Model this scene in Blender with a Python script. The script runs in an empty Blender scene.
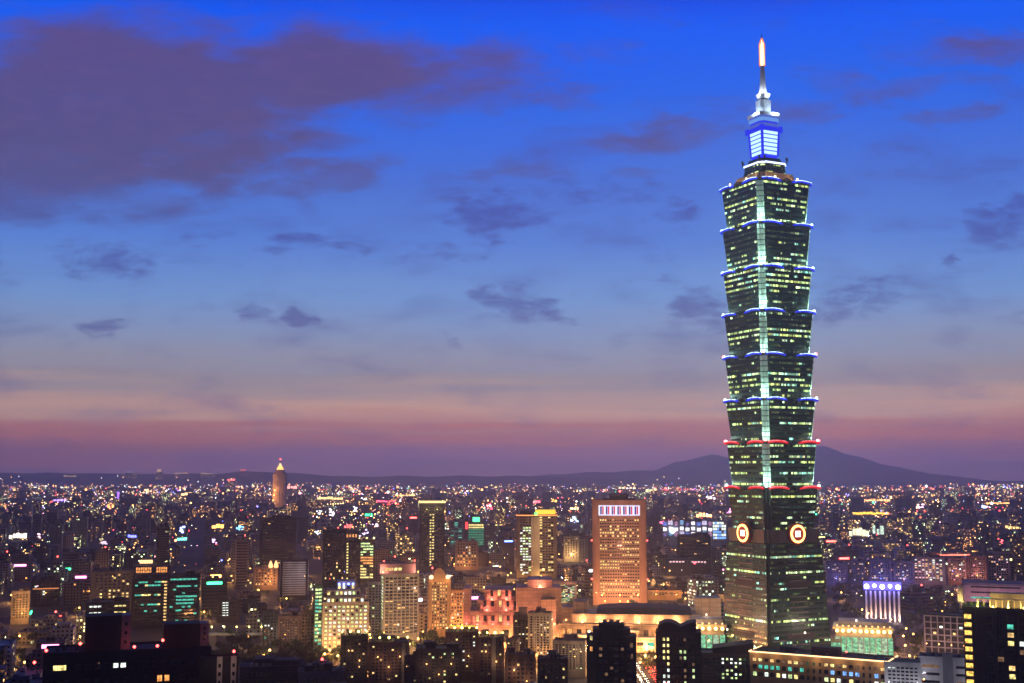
import bpy, bmesh, math, random
from mathutils import Vector
R = math.radians
rnd = random.Random(101)
S = bpy.context.scene
COL = S.collection

# ------------------------------------------------------------------ camera
F = 1190.0; PITCH = R(6.3); CAMH = 150.0
cd = bpy.data.cameras.new('camera'); cam = bpy.data.objects.new('camera', cd); COL.objects.link(cam)
cam.location = (0, 0, CAMH); cam.rotation_euler = (R(90) + PITCH, 0, 0)
cd.sensor_width = 36.0; cd.lens = 36.0 * F / 1024.0; cd.clip_start = 1.0; cd.clip_end = 80000.0
S.camera = cam
cp, sp = math.cos(PITCH), math.sin(PITCH)

def at(px, py, Y):
    dx = (px - 512.0) / F; dy = (341.5 - py) / F
    vx, vy, vz = dx, cp - dy * sp, sp + dy * cp
    t = Y / vy
    return Vector((vx * t, Y, CAMH + vz * t))
def proj(x, y, z):
    z -= CAMH
    dep = y * cp + z * sp; up = -y * sp + z * cp
    return 512 + F * x / dep, 341.5 - F * up / dep
def mpp(Y, py=560):                       # metres per pixel across at distance Y
    return at(513, py, Y).x

# ------------------------------------------------------------------ node helpers
def srgb(r, g, b):
    def c(v):
        v /= 255.0
        return v / 12.92 if v <= 0.04045 else ((v + 0.055) / 1.055) ** 2.4
    return (c(r), c(g), c(b), 1)
class NT:
    def __init__(s, tree): s.t = tree; tree.nodes.clear()
    def n(s, typ, **kw):
        nd = s.t.nodes.new(typ)
        for k, v in kw.items(): setattr(nd, k, v)
        return nd
    def put(s, sock, v):
        if isinstance(v, bpy.types.NodeSocket): s.t.links.new(v, sock)
        elif v is not None: sock.default_value = v
    def m(s, op, a, b=None, c=None, clamp=False):
        nd = s.n('ShaderNodeMath', operation=op); nd.use_clamp = clamp
        for i, v in enumerate((a, b, c)):
            if v is not None: s.put(nd.inputs[i], v)
        return nd.outputs[0]
    def vm(s, op, a, b=None, c=None, out=0):
        nd = s.n('ShaderNodeVectorMath', operation=op)
        for i, v in enumerate((a, b, c)):
            if v is not None: s.put(nd.inputs[i], v)
        return nd.outputs[out]
    def comb(s, x, y, z=0.0):
        nd = s.n('ShaderNodeCombineXYZ')
        for i, v in enumerate((x, y, z)): s.put(nd.inputs[i], v)
        return nd.outputs[0]
    def sep(s, v):
        nd = s.n('ShaderNodeSeparateXYZ'); s.put(nd.inputs[0], v); return nd.outputs
    def mapr(s, v, a, b, c=0.0, d=1.0, smooth=True):
        nd = s.n('ShaderNodeMapRange'); nd.interpolation_type = 'SMOOTHSTEP' if smooth else 'LINEAR'
        s.put(nd.inputs[0], v)
        for i, x in enumerate((a, b, c, d)): s.put(nd.inputs[i + 1], x)
        return nd.outputs[0]
    def ramp(s, fac, stops, interp='LINEAR'):
        nd = s.n('ShaderNodeValToRGB'); cr = nd.color_ramp; cr.interpolation = interp
        while len(cr.elements) < len(stops): cr.elements.new(0.5)
        for e, (p, c) in zip(cr.elements, sorted(stops, key=lambda q: q[0])):
            e.position = p; e.color = c
        s.put(nd.inputs[0], fac); return nd.outputs[0]
    def mix(s, fac, a, b, blend='MIX'):
        nd = s.n('ShaderNodeMix', data_type='RGBA', blend_type=blend)
        s.put(nd.inputs[0], fac); s.put(nd.inputs[6], a); s.put(nd.inputs[7], b)
        return nd.outputs[2]
    def noise(s, vec, scale, detail=4, rough=0.55, dist=0.0):
        nd = s.n('ShaderNodeTexNoise'); s.put(nd.inputs['Vector'], vec)
        nd.inputs['Scale'].default_value = scale; nd.inputs['Detail'].default_value = detail
        nd.inputs['Roughness'].default_value = rough; nd.inputs['Distortion'].default_value = dist
        return nd.outputs[0]

# ------------------------------------------------------------------ world: dusk sky after sunset
W = bpy.data.worlds.new('World'); S.world = W; W.use_nodes = True
t = NT(W.node_tree)
tc = t.n('ShaderNodeTexCoord'); d = t.vm('NORMALIZE', tc.outputs['Generated'])
x, y, z = t.sep(d)
elev = t.m('ARCSINE', z)                                   # radians
front = t.mapr(y, -0.35, 0.75, 0.0, 1.0)                   # towards the afterglow in the west
ys = t.m('MAXIMUM', y, 0.05)
u = t.m('DIVIDE', x, ys); v = t.m('DIVIDE', z, ys)
uvp = t.comb(u, v, 0.0)
wav = t.noise(t.vm('MULTIPLY', uvp, (1.5, 7.0, 1.0)), 2.0, 5, 0.55)
strk = t.noise(t.vm('MULTIPLY', uvp, (1.1, 34.0, 1.0)), 1.6, 5, 0.55)      # thin level streaks in the afterglow
lowk = t.mapr(elev, R(0.3), R(8.5), 0.085, 0.0)
e2 = t.m('ADD', t.m('ADD', elev, t.m('MULTIPLY', t.m('SUBTRACT', wav, 0.5), 0.030)), t.m('MULTIPLY', t.m('SUBTRACT', strk, 0.5), lowk))
fac = t.m('DIVIDE', e2, R(45.0), clamp=True)
def E(py): return (6.3 + math.degrees(math.atan((341.5 - py) / F))) / 45.0
STOPS = [  # elevation given by a picture row of the level camera, linear colour
    (472, (.40, .20, .30)), (462, (.55, .24, .36)), (442, (.80, .25, .11)), (432, (.66, .24, .16)), (414, (.76, .44, .30)),
    (382, (.37, .32, .34)), (347, (.28, .34, .50)), (302, (.175, .33, .67)), (242, (.093, .225, .69)), (192, (.065, .175, .67)),
    (102, (.012, .13, .82)), (30, (.0, .105, .92)), (2, (.001, .07, .80))]
base_sky = t.ramp(fac, [(E(py), (*c, 1)) for py, c in STOPS] + [(0.75, srgb(6, 46, 150)), (1.0, srgb(8, 30, 90))])
# a little of the physical sky with the sun just under the horizon
sky = t.n('ShaderNodeTexSky', sky_type='NISHITA'); sky.sun_disc = False
sky.sun_elevation = R(-2.5); sky.sun_rotation = R(8)
skyc = t.mix(1.0, sky.outputs[0], (0.02, 0.03, 0.05, 1), 'MULTIPLY')
base_sky = t.mix(1.0, base_sky, skyc, 'ADD')
# clouds: soft ellipses in direction space broken up by noise
wn = t.n('ShaderNodeTexNoise'); t.put(wn.inputs['Vector'], t.vm('MULTIPLY', uvp, (1.0, 2.3, 1.0)))
wn.inputs['Scale'].default_value = 7.0; wn.inputs['Detail'].default_value = 5; wn.inputs['Roughness'].default_value = 0.6
warp = t.vm('MULTIPLY', t.vm('SUBTRACT', wn.outputs[1], (0.5, 0.5, 0.5)), (0.20, 0.075, 0.0))
pw = t.vm('ADD', uvp, warp)
def cl(px, py, rx, ry, st):
    a = at(px, py, 1.0); b = at(px + rx, py, 1.0); c = at(px, py - ry, 1.0)
    cu, cv = a.x, a.z - CAMH; ru, rv = abs(b.x - a.x), abs(c.z - a.z)
    q = t.vm('MULTIPLY_ADD', pw, (1 / ru, 1 / rv, 0.0), (-cu / ru, -cv / rv, 0.0))
    return t.mapr(t.vm('LENGTH', q, out=1), 0.35, 1.45, st, 0.0)
BIG = [(110, 100, 200, 80, 1.35), (60, 160, 130, 55, 1.2), (205, 140, 80, 52, 1.1), (310, 72, 160, 44, 1.15), (430, 66, 100, 36, .8),
       (430, 100, 90, 30, .55), (330, 172, 72, 20, .85), (10, 215, 50, 18, .7), (150, 205, 70, 14, .55), (-120, 120, 160, 90, 1.0),
       (560, 95, 60, 12, .45), (660, 135, 75, 18, .72), (600, 60, 60, 14, .4), (990, 48, 110, 16, .62), (900, 78, 90, 14, .5),
       (950, 117, 60, 9, .55), (800, 108, 70, 14, .45), (1130, 60, 120, 30, .7), (520, 180, 60, 12, .4), (640, 172, 45, 10, .45)]
SML = [(105, 255, 34, 18, .75), (122, 320, 30, 10, .8), (245, 307, 26, 8, .8), (300, 310, 22, 11, .85), (262, 314, 14, 6, .6), (318, 241, 42, 6, .7),
       (502, 220, 42, 13, .9), (432, 240, 40, 8, .5), (510, 306, 38, 15, .9), (552, 320, 14, 6, .6), (668, 214, 42, 11, .7), (612, 190, 40, 8, .45),
       (708, 305, 32, 18, .85), (838, 300, 38, 12, .75), (1000, 212, 52, 22, .85), (936, 266, 15, 8, .7), (650, 277, 38, 6, .5), (440, 338, 12, 6, .5),
       (605, 336, 16, 5, .55), (150, 238, 50, 7, .3), (860, 280, 40, 8, .4), (580, 200, 60, 10, .4), (1060, 330, 60, 10, .4), (215, 228, 20, 5, .5), (900, 225, 45, 7, .35), (-60, 260, 60, 20, .6)]
def union(lst):
    o = None
    for c in lst:
        k = cl(*c); o = k if o is None else t.m('MAXIMUM', o, k)
    return o
n1 = t.noise(t.vm('MULTIPLY', uvp, (3.0, 9.0, 1.0)), 3.2, 7, 0.6, 0.35)
n2 = t.noise(t.vm('ADD', t.vm('MULTIPLY', uvp, (3.0, 8.0, 1.0)), (4.0, 2.0, 7.0)), 12.0, 5, 0.6, 0.4)
big = t.mapr(t.m('ADD', union(BIG), t.m('MULTIPLY', t.m('SUBTRACT', n1, 0.5), 1.7)), -0.02, 1.15)
sml = t.mapr(t.m('ADD', union([(a, b, c * 1.22, d * 1.3, e) for a, b, c, d, e in SML]), t.m('MULTIPLY', t.m('SUBTRACT', n2, 0.5), 2.2)), 0.18, 1.15)
thin = t.m('MULTIPLY', t.mapr(n1, 0.45, 0.80, 0.0, 0.42), t.mapr(elev, R(14), R(21), 1.0, 0.25))
ccol_big = t.ramp(fac, [(E(230), srgb(80, 88, 150)), (E(180), srgb(90, 80, 122)), (E(60), srgb(94, 76, 114)), (0.8, srgb(50, 46, 100))])
ccol_sml = t.ramp(fac, [(E(340), srgb(92, 100, 156)), (E(300), srgb(74, 86, 156)), (E(210), srgb(66, 76, 160))])
c = t.mix(t.m('MULTIPLY', thin, front), base_sky, ccol_sml)
c = t.mix(t.m('MULTIPLY', sml, 0.72), c, ccol_sml)
ccol_big = t.mix(t.mapr(n2, 0.38, 0.72, 0.0, 0.55), ccol_big, t.mix(1.0, ccol_big, (1.35, 1.12, 1.05, 1), 'MULTIPLY'))
c = t.mix(t.m('MULTIPLY', big, 0.88), c, ccol_big)
# behind the viewer (east) the sky is already dark
c = t.mix(front, t.mix(1.0, c, (0.10, 0.13, 0.20, 1), 'MULTIPLY'), c)
bg = t.n('ShaderNodeBackground'); t.put(bg.inputs[0], c); bg.inputs[1].default_value = 1.0
wo = t.n('ShaderNodeOutputWorld'); t.t.links.new(bg.outputs[0], wo.inputs[0])

# the last of the afterglow as a very weak, broad sun from the west (the sun itself has set)
sd = bpy.data.lights.new('afterglow', 'SUN'); sd.energy = 0.10; sd.angle = R(30); sd.color = (1.0, 0.62, 0.62)
so = bpy.data.objects.new('afterglow', sd); COL.objects.link(so); so.rotation_euler = (R(-78), 0, R(-8))

S.view_settings.view_transform = 'Standard'; S.view_settings.look = 'None'
S.view_settings.exposure = 0.0; S.view_settings.gamma = 1.0; S.view_settings.use_curve_mapping = False
cy = S.cycles
cy.max_bounces = 3; cy.diffuse_bounces = 1; cy.glossy_bounces = 2; cy.transmission_bounces = 2; cy.volume_bounces = 0
cy.sample_clamp_indirect = 2.0; cy.sample_clamp_direct = 0.0; cy.use_light_tree = True
cy.use_denoising = True; cy.caustics_reflective = False; cy.caustics_refractive = False

# ------------------------------------------------------------------ materials
MATS = {}
def wall(name, rgb, rough=0.8, dirt=0.35, spec=0.3):
    if name in MATS: return MATS[name]
    m = bpy.data.materials.new(name); m.use_nodes = True; t = NT(m.node_tree)
    g = t.n('ShaderNodeNewGeometry').outputs['Position']
    n = t.noise(t.vm('MULTIPLY', g, (0.12, 0.12, 0.03)), 1.0, 5, 0.65)
    n3 = t.noise(g, 0.9, 3, 0.6)
    k = t.m('ADD', t.mapr(n, 0.3, 0.7, 1 - dirt, 1.05), t.m('MULTIPLY', t.m('SUBTRACT', n3, 0.5), 0.25))
    c = t.mix(1.0, (*rgb, 1), t.comb(k, k, k), 'MULTIPLY')
    b = t.n('ShaderNodeBsdfPrincipled'); t.put(b.inputs['Base Color'], c); b.inputs['Roughness'].default_value = rough
    b.inputs['Specular IOR Level'].default_value = spec
    o = t.n('ShaderNodeOutputMaterial'); t.t.links.new(b.outputs[0], o.inputs[0])
    MATS[name] = m; return m
def panels(name, rgb, pz=3.0, px_=4.5):
    if name in MATS: return MATS[name]
    m = bpy.data.materials.new(name); m.use_nodes = True; t = NT(m.node_tree)
    g = t.n('ShaderNodeNewGeometry').outputs['Position']; gx, gy, gz = t.sep(g)
    l1 = t.m('LESS_THAN', t.m('FRACT', t.m('DIVIDE', gz, pz)), 0.12); l2 = t.m('LESS_THAN', t.m('FRACT', t.m('DIVIDE', t.m('ADD', gx, gy), px_)), 0.07)
    cell = t.n('ShaderNodeTexWhiteNoise'); t.put(cell.inputs[0], t.comb(t.m('FLOOR', t.m('DIVIDE', t.m('ADD', gx, gy), px_)), t.m('FLOOR', t.m('DIVIDE', gz, pz)), 0.0))
    k = t.m('MULTIPLY', t.m('SUBTRACT', 1.0, t.m('MULTIPLY', t.m('MAXIMUM', l1, l2), 0.45)), t.m('MULTIPLY_ADD', cell.outputs[0], 0.3, 0.75))
    k = t.m('MULTIPLY', k, t.mapr(t.noise(t.vm('MULTIPLY', g, (.1, .1, .03)), 1.0, 4, .6), .3, .7, .75, 1.05))
    b = t.n('ShaderNodeBsdfPrincipled'); t.put(b.inputs['Base Color'], t.mix(1.0, (*rgb, 1), t.comb(k, k, k), 'MULTIPLY')); b.inputs['Roughness'].default_value = .7
    o = t.n('ShaderNodeOutputMaterial'); t.t.links.new(b.outputs[0], o.inputs[0]); MATS[name] = m; return m
def em(name, rgb, strength, sample=False):
    if name in MATS: return MATS[name]
    m = bpy.data.materials.new(name); m.use_nodes = True; t = NT(m.node_tree)
    e = t.n('ShaderNodeEmission'); e.inputs[0].default_value = (*rgb, 1); e.inputs[1].default_value = strength
    o = t.n('ShaderNodeOutputMaterial'); t.t.links.new(e.outputs[0], o.inputs[0])
    m.cycles.emission_sampling = 'AUTO' if sample else 'NONE'
    MATS[name] = m; return m
def room(name, rgb, strength):
    """a lit window: uneven light of the room behind the glass (curtains, ceiling lamps)"""
    if name in MATS: return MATS[name]
    m = bpy.data.materials.new(name); m.use_nodes = True; t = NT(m.node_tree)
    g = t.n('ShaderNodeNewGeometry').outputs['Position']
    n = t.noise(g, 0.55, 3, 0.6)
    e = t.n('ShaderNodeEmission'); e.inputs[0].default_value = (*rgb, 1)
    t.put(e.inputs[1], t.m('MULTIPLY', t.mapr(n, 0.32, 0.68, 0.35, 1.35), strength))
    o = t.n('ShaderNodeOutputMaterial'); t.t.links.new(e.outputs[0], o.inputs[0])
    m.cycles.emission_sampling = 'NONE'
    MATS[name] = m; return m
def glass(name, rgb, rough=0.12):
    if name in MATS: return MATS[name]
    m = wall(name, rgb, rough, 0.2, 0.6); return m

DARKGLASS = glass('dark_glass', (0.012, 0.016, 0.022))
CONC = wall('concrete', (0.22, 0.20, 0.19)); DARKC = wall('dark_concrete', (0.07, 0.065, 0.07)); ROOFM = wall('roof_felt', (0.08, 0.08, 0.085))
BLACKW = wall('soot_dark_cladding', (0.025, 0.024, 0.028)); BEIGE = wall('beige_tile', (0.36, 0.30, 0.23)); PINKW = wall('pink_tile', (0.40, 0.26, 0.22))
WHITEW = wall('white_tile', (0.58, 0.56, 0.54)); BROWNW = wall('brown_tile', (0.15, 0.09, 0.07)); GREYW = wall('grey_tile', (0.20, 0.20, 0.22))
METAL = wall('grey_metal', (0.25, 0.25, 0.27), 0.4, 0.2, 0.5)
WARM = room('warm_room', (1.0, 0.62, 0.22), 1.5); YEL = room('yellow_room', (1.0, 0.80, 0.28), 1.7); GRN = room('greenish_room', (0.75, 1.0, 0.42), 1.4)
WHT = room('white_room', (0.85, 0.95, 0.85), 1.8); CYA = room('cyan_room', (0.12, 0.85, 0.62), 0.9); ORG = room('orange_room', (1.0, 0.38, 0.10), 1.6)
DIM = room('dim_room', (0.9, 0.5, 0.25), 0.25); BLU = room('blue_room', (0.2, 0.45, 1.0), 1.6)
E_RED = em('red_lamp_glow', (1.0, 0.06, 0.05), 14); E_ORG = em('sodium_glow', (1.0, 0.45, 0.10), 12); E_YEL = em('yellow_lamp_glow', (1.0, 0.78, 0.18), 9)
E_WHT = em('white_lamp_glow', (0.9, 0.95, 1.0), 10); E_BLU = em('blue_lamp_glow', (0.12, 0.20, 1.0), 9); E_GRN = em('green_lamp_glow', (0.05, 1.0, 0.35), 6)
E_PNK = em('pink_lamp_glow', (1.0, 0.25, 0.6), 6)

def facade(name, pw=3.2, ph=3.3, strength=2.2, office=False):
    """wall with a grid of windows, lit ones by chance; attributes: tint (wall colour), wp (lit share, hue, seed)"""
    m = bpy.data.materials.new(name); m.use_nodes = True; t = NT(m.node_tree)
    uv = t.n('ShaderNodeUVMap'); uv.uv_map = 'UVMap'; U, V, _ = t.sep(uv.outputs[0])
    tint = t.n('ShaderNodeAttribute'); tint.attribute_name = 'tint'
    wp = t.n('ShaderNodeAttribute'); wp.attribute_name = 'wp'; lit, hue, seed = t.sep(wp.outputs['Vector'])
    sd_ = t.m('MULTIPLY', seed, 517.0)
    uu = t.m('DIVIDE', U, pw); vv = t.m('DIVIDE', V, ph)
    cu = t.m('FLOOR', uu); cv = t.m('FLOOR', vv); fu = t.m('FRACT', uu); fv = t.m('FRACT', vv)
    def wn(vec):
        n = t.n('ShaderNodeTexWhiteNoise'); n.noise_dimensions = '3D'; t.put(n.inputs[0], vec); return n.outputs
    o1 = wn(t.comb(cu, cv, sd_)); r1 = o1[0]; c1 = t.sep(o1[1])
    o2 = wn(t.comb(t.m('FLOOR', t.m('DIVIDE', cu, 5.0)), cv, t.m('ADD', sd_, 3.3))); r2 = o2[0]
    rr = t.m('ADD', t.m('MULTIPLY', r1, 0.45 if office else 0.85), t.m('MULTIPLY', r2, 0.55 if office else 0.15))
    on = t.m('LESS_THAN', rr, t.m('MULTIPLY', lit, 0.9))
    mu = t.m('MULTIPLY', t.m('GREATER_THAN', fu, 0.10 if office else 0.24), t.m('LESS_THAN', fu, 0.94 if office else 0.76))
    mv = t.m('MULTIPLY', t.m('GREATER_THAN', fv, 0.30), t.m('LESS_THAN', fv, 0.78))
    wall_face = t.m('GREATER_THAN', V, 0.0)
    win = t.m('MULTIPLY', t.m('MULTIPLY', mu, mv), wall_face)
    g = t.n('ShaderNodeNewGeometry').outputs['Position']
    n = t.noise(t.vm('MULTIPLY', g, (0.1, 0.1, 0.03)), 1.0, 4, 0.6)
    k = t.mapr(n, 0.3, 0.7, 0.65, 1.05)
    wc = t.mix(1.0, tint.outputs['Color'], t.comb(k, k, k), 'MULTIPLY')
    bc = t.mix(win, wc, (0.012, 0.015, 0.02, 1))
    b = t.n('ShaderNodeBsdfPrincipled'); t.put(b.inputs['Base Color'], bc)
    t.put(b.inputs['Roughness'], t.m('MULTIPLY_ADD', win, -0.6, 0.8)); b.inputs['Specular IOR Level'].default_value = 0.4
    h = t.m('ADD', t.m('MULTIPLY', hue, 0.62), t.m('MULTIPLY', c1[0], 0.38))
    ec = t.ramp(h, [(0.0, (1.0, 0.36, 0.08, 1)), (0.25, (1.0, 0.58, 0.18, 1)), (0.45, (1.0, 0.78, 0.30, 1)), (0.62, (0.80, 1.0, 0.50, 1)),
                    (0.78, (0.75, 0.95, 0.95, 1)), (0.9, (0.15, 0.85, 0.65, 1)), (1.0, (0.35, 0.5, 1.0, 1))])
    st = t.m('MULTIPLY', t.m('POWER', c1[1], 3.0), strength * 3.0)
    st = t.m('MULTIPLY', t.m('ADD', st, strength * 0.35), t.m('MULTIPLY', win, on))
    t.put(b.inputs['Emission Color'], ec); t.put(b.inputs['Emission Strength'], st)
    o = t.n('ShaderNodeOutputMaterial'); t.t.links.new(b.outputs[0], o.inputs[0])
    m.cycles.emission_sampling = 'NONE'
    return m
FAC_A = facade('apartment_facade', 3.4, 3.2, 3.5); FAC_O = facade('office_facade', 2.4, 3.7, 1.7, True); FAC_F = facade('distant_facade', 5.5, 4.5, 3.0)

# ------------------------------------------------------------------ mesh building
class MB:
    def __init__(s): s.v = []; s.f = []; s.uv = []; s.mi = []; s.tint = []; s.wp = []; s.ct = (0.2, 0.2, 0.2); s.cw = (0, 0, 0)
    def quad(s, pts, uvs=None, mi=0):
        i = len(s.v); s.v += [tuple(p) for p in pts]; s.f.append(tuple(range(i, i + len(pts))))
        s.uv += (uvs or [(0.0, -1.0)] * len(pts)); s.mi.append(mi)
        s.tint += [(*s.ct, 1.0)] * len(pts); s.wp += [(*s.cw, 1.0)] * len(pts)
    def prism(s, bot, top, z0, z1, mi=0, top_mi=None, caps=True, ufun=None):
        """side walls between two outlines (counter-clockwise), uv in metres"""
        n = len(bot); u = 0.0
        for i in range(n):
            a, b = bot[i], bot[(i + 1) % n]; c, e = top[(i + 1) % n], top[i]
            L = math.hypot(b[0] - a[0], b[1] - a[1])
            s.quad([(a[0], a[1], z0), (b[0], b[1], z0), (c[0], c[1], z1), (e[0], e[1], z1)],
                   [(u, max(z0, 0.01)), (u + L, max(z0, 0.01)), (u + L, z1), (u, z1)], mi)
            u += math.ceil(L / 17.0) * 17.0 + 40
        if caps:
            s.quad([(p[0], p[1], z1) for p in top], None, mi if top_mi is None else top_mi)
            s.quad([(p[0], p[1], z0) for p in reversed(bot)], None, mi if top_mi is None else top_mi)
    def box(s, cx, cy, z0, w, dd, h, a=0.0, mi=0, top_mi=None):
        ca, sa = math.cos(a), math.sin(a)
        P = [(cx + ca * X - sa * Y, cy + sa * X + ca * Y) for X, Y in ((-w/2, -dd/2), (w/2, -dd/2), (w/2, dd/2), (-w/2, dd/2))]
        s.prism(P, P, z0, z0 + h, mi, top_mi)
    def tube(s, pts, rad, n=6, mi=0):
        rings = []
        for i, p in enumerate(pts):
            p = Vector(p); q = Vector(pts[min(i + 1, len(pts) - 1)]) - Vector(pts[max(i - 1, 0)]); q.normalize()
            s1 = q.cross(Vector((0, 0, 1))); s1 = s1.normalized() if s1.length > 1e-3 else Vector((1, 0, 0)); s2 = q.cross(s1)
            r = rad[i] if isinstance(rad, (list, tuple)) else rad
            rings.append([p + s1 * math.cos(k * 2 * math.pi / n) * r + s2 * math.sin(k * 2 * math.pi / n) * r for k in range(n)])
        for a, b in zip(rings, rings[1:]):
            for k in range(n): s.quad([a[k], a[(k + 1) % n], b[(k + 1) % n], b[k]], None, mi)
        s.quad(list(reversed(rings[0])), None, mi); s.quad(rings[-1], None, mi)
    def ball(s, c, r, n=8, m=5, mi=0):
        c = Vector(c)
        for j in range(m):
            a0, a1 = math.pi * j / m, math.pi * (j + 1) / m
            for k in range(n):
                b0, b1 = 2 * math.pi * k / n, 2 * math.pi * (k + 1) / n
                f = lambda a, b: c + Vector((math.sin(a) * math.cos(b), math.sin(a) * math.sin(b), math.cos(a))) * r
                if j == 0: s.quad([f(a0, 0), f(a1, b0), f(a1, b1)], None, mi)
                elif j == m - 1: s.quad([f(a0, b0), f(a1, 0), f(a0, b1)], None, mi)
                else: s.quad([f(a0, b0), f(a1, b0), f(a1, b1), f(a0, b1)], None, mi)
    def mesh(s, name, mats, attrs=False):
        me = bpy.data.meshes.new(name); me.from_pydata(s.v, [], s.f)
        uvl = me.uv_layers.new(name='UVMap'); uvl.data.foreach_set('uv', [x for p in s.uv for x in p])
        for m in (mats if isinstance(mats, (list, tuple)) else [mats]): me.materials.append(m)
        me.polygons.foreach_set('material_index', s.mi)
        if attrs:
            for nm, dat in (('tint', s.tint), ('wp', s.wp)):
                ca = me.color_attributes.new(nm, 'FLOAT_COLOR', 'CORNER'); ca.data.foreach_set('color', [x for p in dat for x in p])
        me.update(); return me
    def build(s, name, mats, parent=None, attrs=False):
        o = bpy.data.objects.new(name, s.mesh(name, mats, attrs)); COL.objects.link(o); o.parent = parent; return o

def tag(o, label=None, cat=None, group=None, kind=None):
    if label: o['label'] = label
    if cat: o['category'] = cat
    if group: o['group'] = group
    if kind: o['kind'] = kind
    return o
def empty(name, loc, rz=0.0):
    o = bpy.data.objects.new(name, None); COL.objects.link(o); o.location = loc; o.rotation_euler = (0, 0, rz); o.empty_display_size = 5; return o
def copy_tree(o, parent=None):
    c = o.copy(); COL.objects.link(c); c.parent = parent
    for ch in list(o.children): copy_tree(ch, c)
    return c
def lamp(loc, rgb, power, parent=None, rad=0.6, spot=None, rot=None):
    ld = bpy.data.lights.new('lamp_light', 'SPOT' if spot else 'POINT'); ld.energy = power; ld.color = rgb; ld.shadow_soft_size = rad
    if spot: ld.spot_size = spot; ld.spot_blend = 0.8
    o = bpy.data.objects.new('lamp_light', ld); COL.objects.link(o); o.location = loc; o.parent = parent
    if rot: o.rotation_euler = rot
    return o

# ------------------------------------------------------------------ setting: ground, hills
def plain(name, rgb, rough=0.9): return wall(name, rgb, rough, 0.4, 0.2)
mg = bpy.data.materials.new('city_ground'); mg.use_nodes = True; t = NT(mg.node_tree)
g = t.n('ShaderNodeNewGeometry').outputs['Position']
n = t.noise(g, 0.004, 6, 0.6); n2_ = t.noise(g, 0.05, 4, 0.6)
cc = t.ramp(t.m('ADD', t.m('MULTIPLY', n, 0.7), t.m('MULTIPLY', n2_, 0.3)), [(0.35, (0.030, 0.045, 0.022, 1)), (0.5, (0.05, 0.05, 0.05, 1)), (0.65, (0.085, 0.08, 0.078, 1))])
b = t.n('ShaderNodeBsdfPrincipled'); t.put(b.inputs['Base Color'], cc); b.inputs['Roughness'].default_value = 0.9
o = t.n('ShaderNodeOutputMaterial'); t.t.links.new(b.outputs[0], o.inputs[0])
gb = MB(); gb.quad([(-14000, -300, 0), (14000, -300, 0), (14000, 21500, 0), (-14000, 21500, 0)])
tag(gb.build('ground', mg), kind='structure')

def ridge(name, prof, Y, depth, seed, mat):
    """a hill range: crest through the given (pixel x, pixel y) points, at its own distance, falling off to front and back"""
    r = random.Random(seed); b = MB(); NX, NY = 150, 14
    x0, x1 = prof[0][0], prof[-1][0]; grid = []
    ph = [(r.uniform(0, 6), r.uniform(.02, .16), r.uniform(.2, 1)) for _ in range(10)]
    for i in range(NX + 1):
        px = x0 + (x1 - x0) * i / NX
        for (a, ya), (c, yc) in zip(prof, prof[1:]):
            if a <= px <= c: k = (px - a) / (c - a); py = ya + (yc - ya) * (k * k * (3 - 2 * k)); break
        crest = at(px, py, Y); row = []
        for j in range(NY + 1):
            v = j / NY * 2 - 1
            yy = Y + v * depth
            hgt = max(0.0, crest.z) * max(0, 1 - abs(v) ** 1.3) + 6 * sum(w * math.sin(f * px + p + v * 7 * w) for p, f, w in ph) * (1 - abs(v)) * .5
            row.append((crest.x * (1 + 0.0 * v), yy + 150 * math.sin(px * .05 + v * 3), max(-2, hgt) - (5 if abs(v) == 1 else 0)))
        grid.append(row)
    for i in range(NX):
        for j in range(NY): b.quad([grid[i][j], grid[i + 1][j], grid[i + 1][j + 1], grid[i][j + 1]])
    o = b.build(name, mat); return tag(o, kind='structure')
HILL = plain('wooded_hill', (0.035, 0.05, 0.03))
ridge('hills', [(-80, 474), (40, 473), (200, 474), (260, 472), (350, 476), (500, 476), (640, 479), (900, 482), (1100, 481)], 14500, 2200, 3, HILL)
ridge('mountain', [(440, 483), (520, 477), (560, 474), (600, 472), (655, 470), (680, 462), (712, 454), (728, 458), (745, 461), (790, 452), (822, 446), (845, 455), (880, 465), (930, 474), (990, 483), (1110, 489)], 18000, 2600, 5, HILL)

# ------------------------------------------------------------------ haze
hz = MB(); hz.box(0, 10600, -3, 29000, 22400, 575 + 3)
hm = bpy.data.materials.new('evening_haze'); hm.use_nodes = True; t = NT(hm.node_tree)
pv = t.n('ShaderNodeVolumePrincipled'); pv.inputs['Color'].default_value = (0.80, 0.78, 1.0, 1); pv.inputs['Density'].default_value = 8.5e-5
pv.inputs['Anisotropy'].default_value = 0.75
o = t.n('ShaderNodeOutputMaterial'); t.t.links.new(pv.outputs[0], o.inputs['Volume'])
tag(hz.build('haze', hm), kind='stuff')

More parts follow.
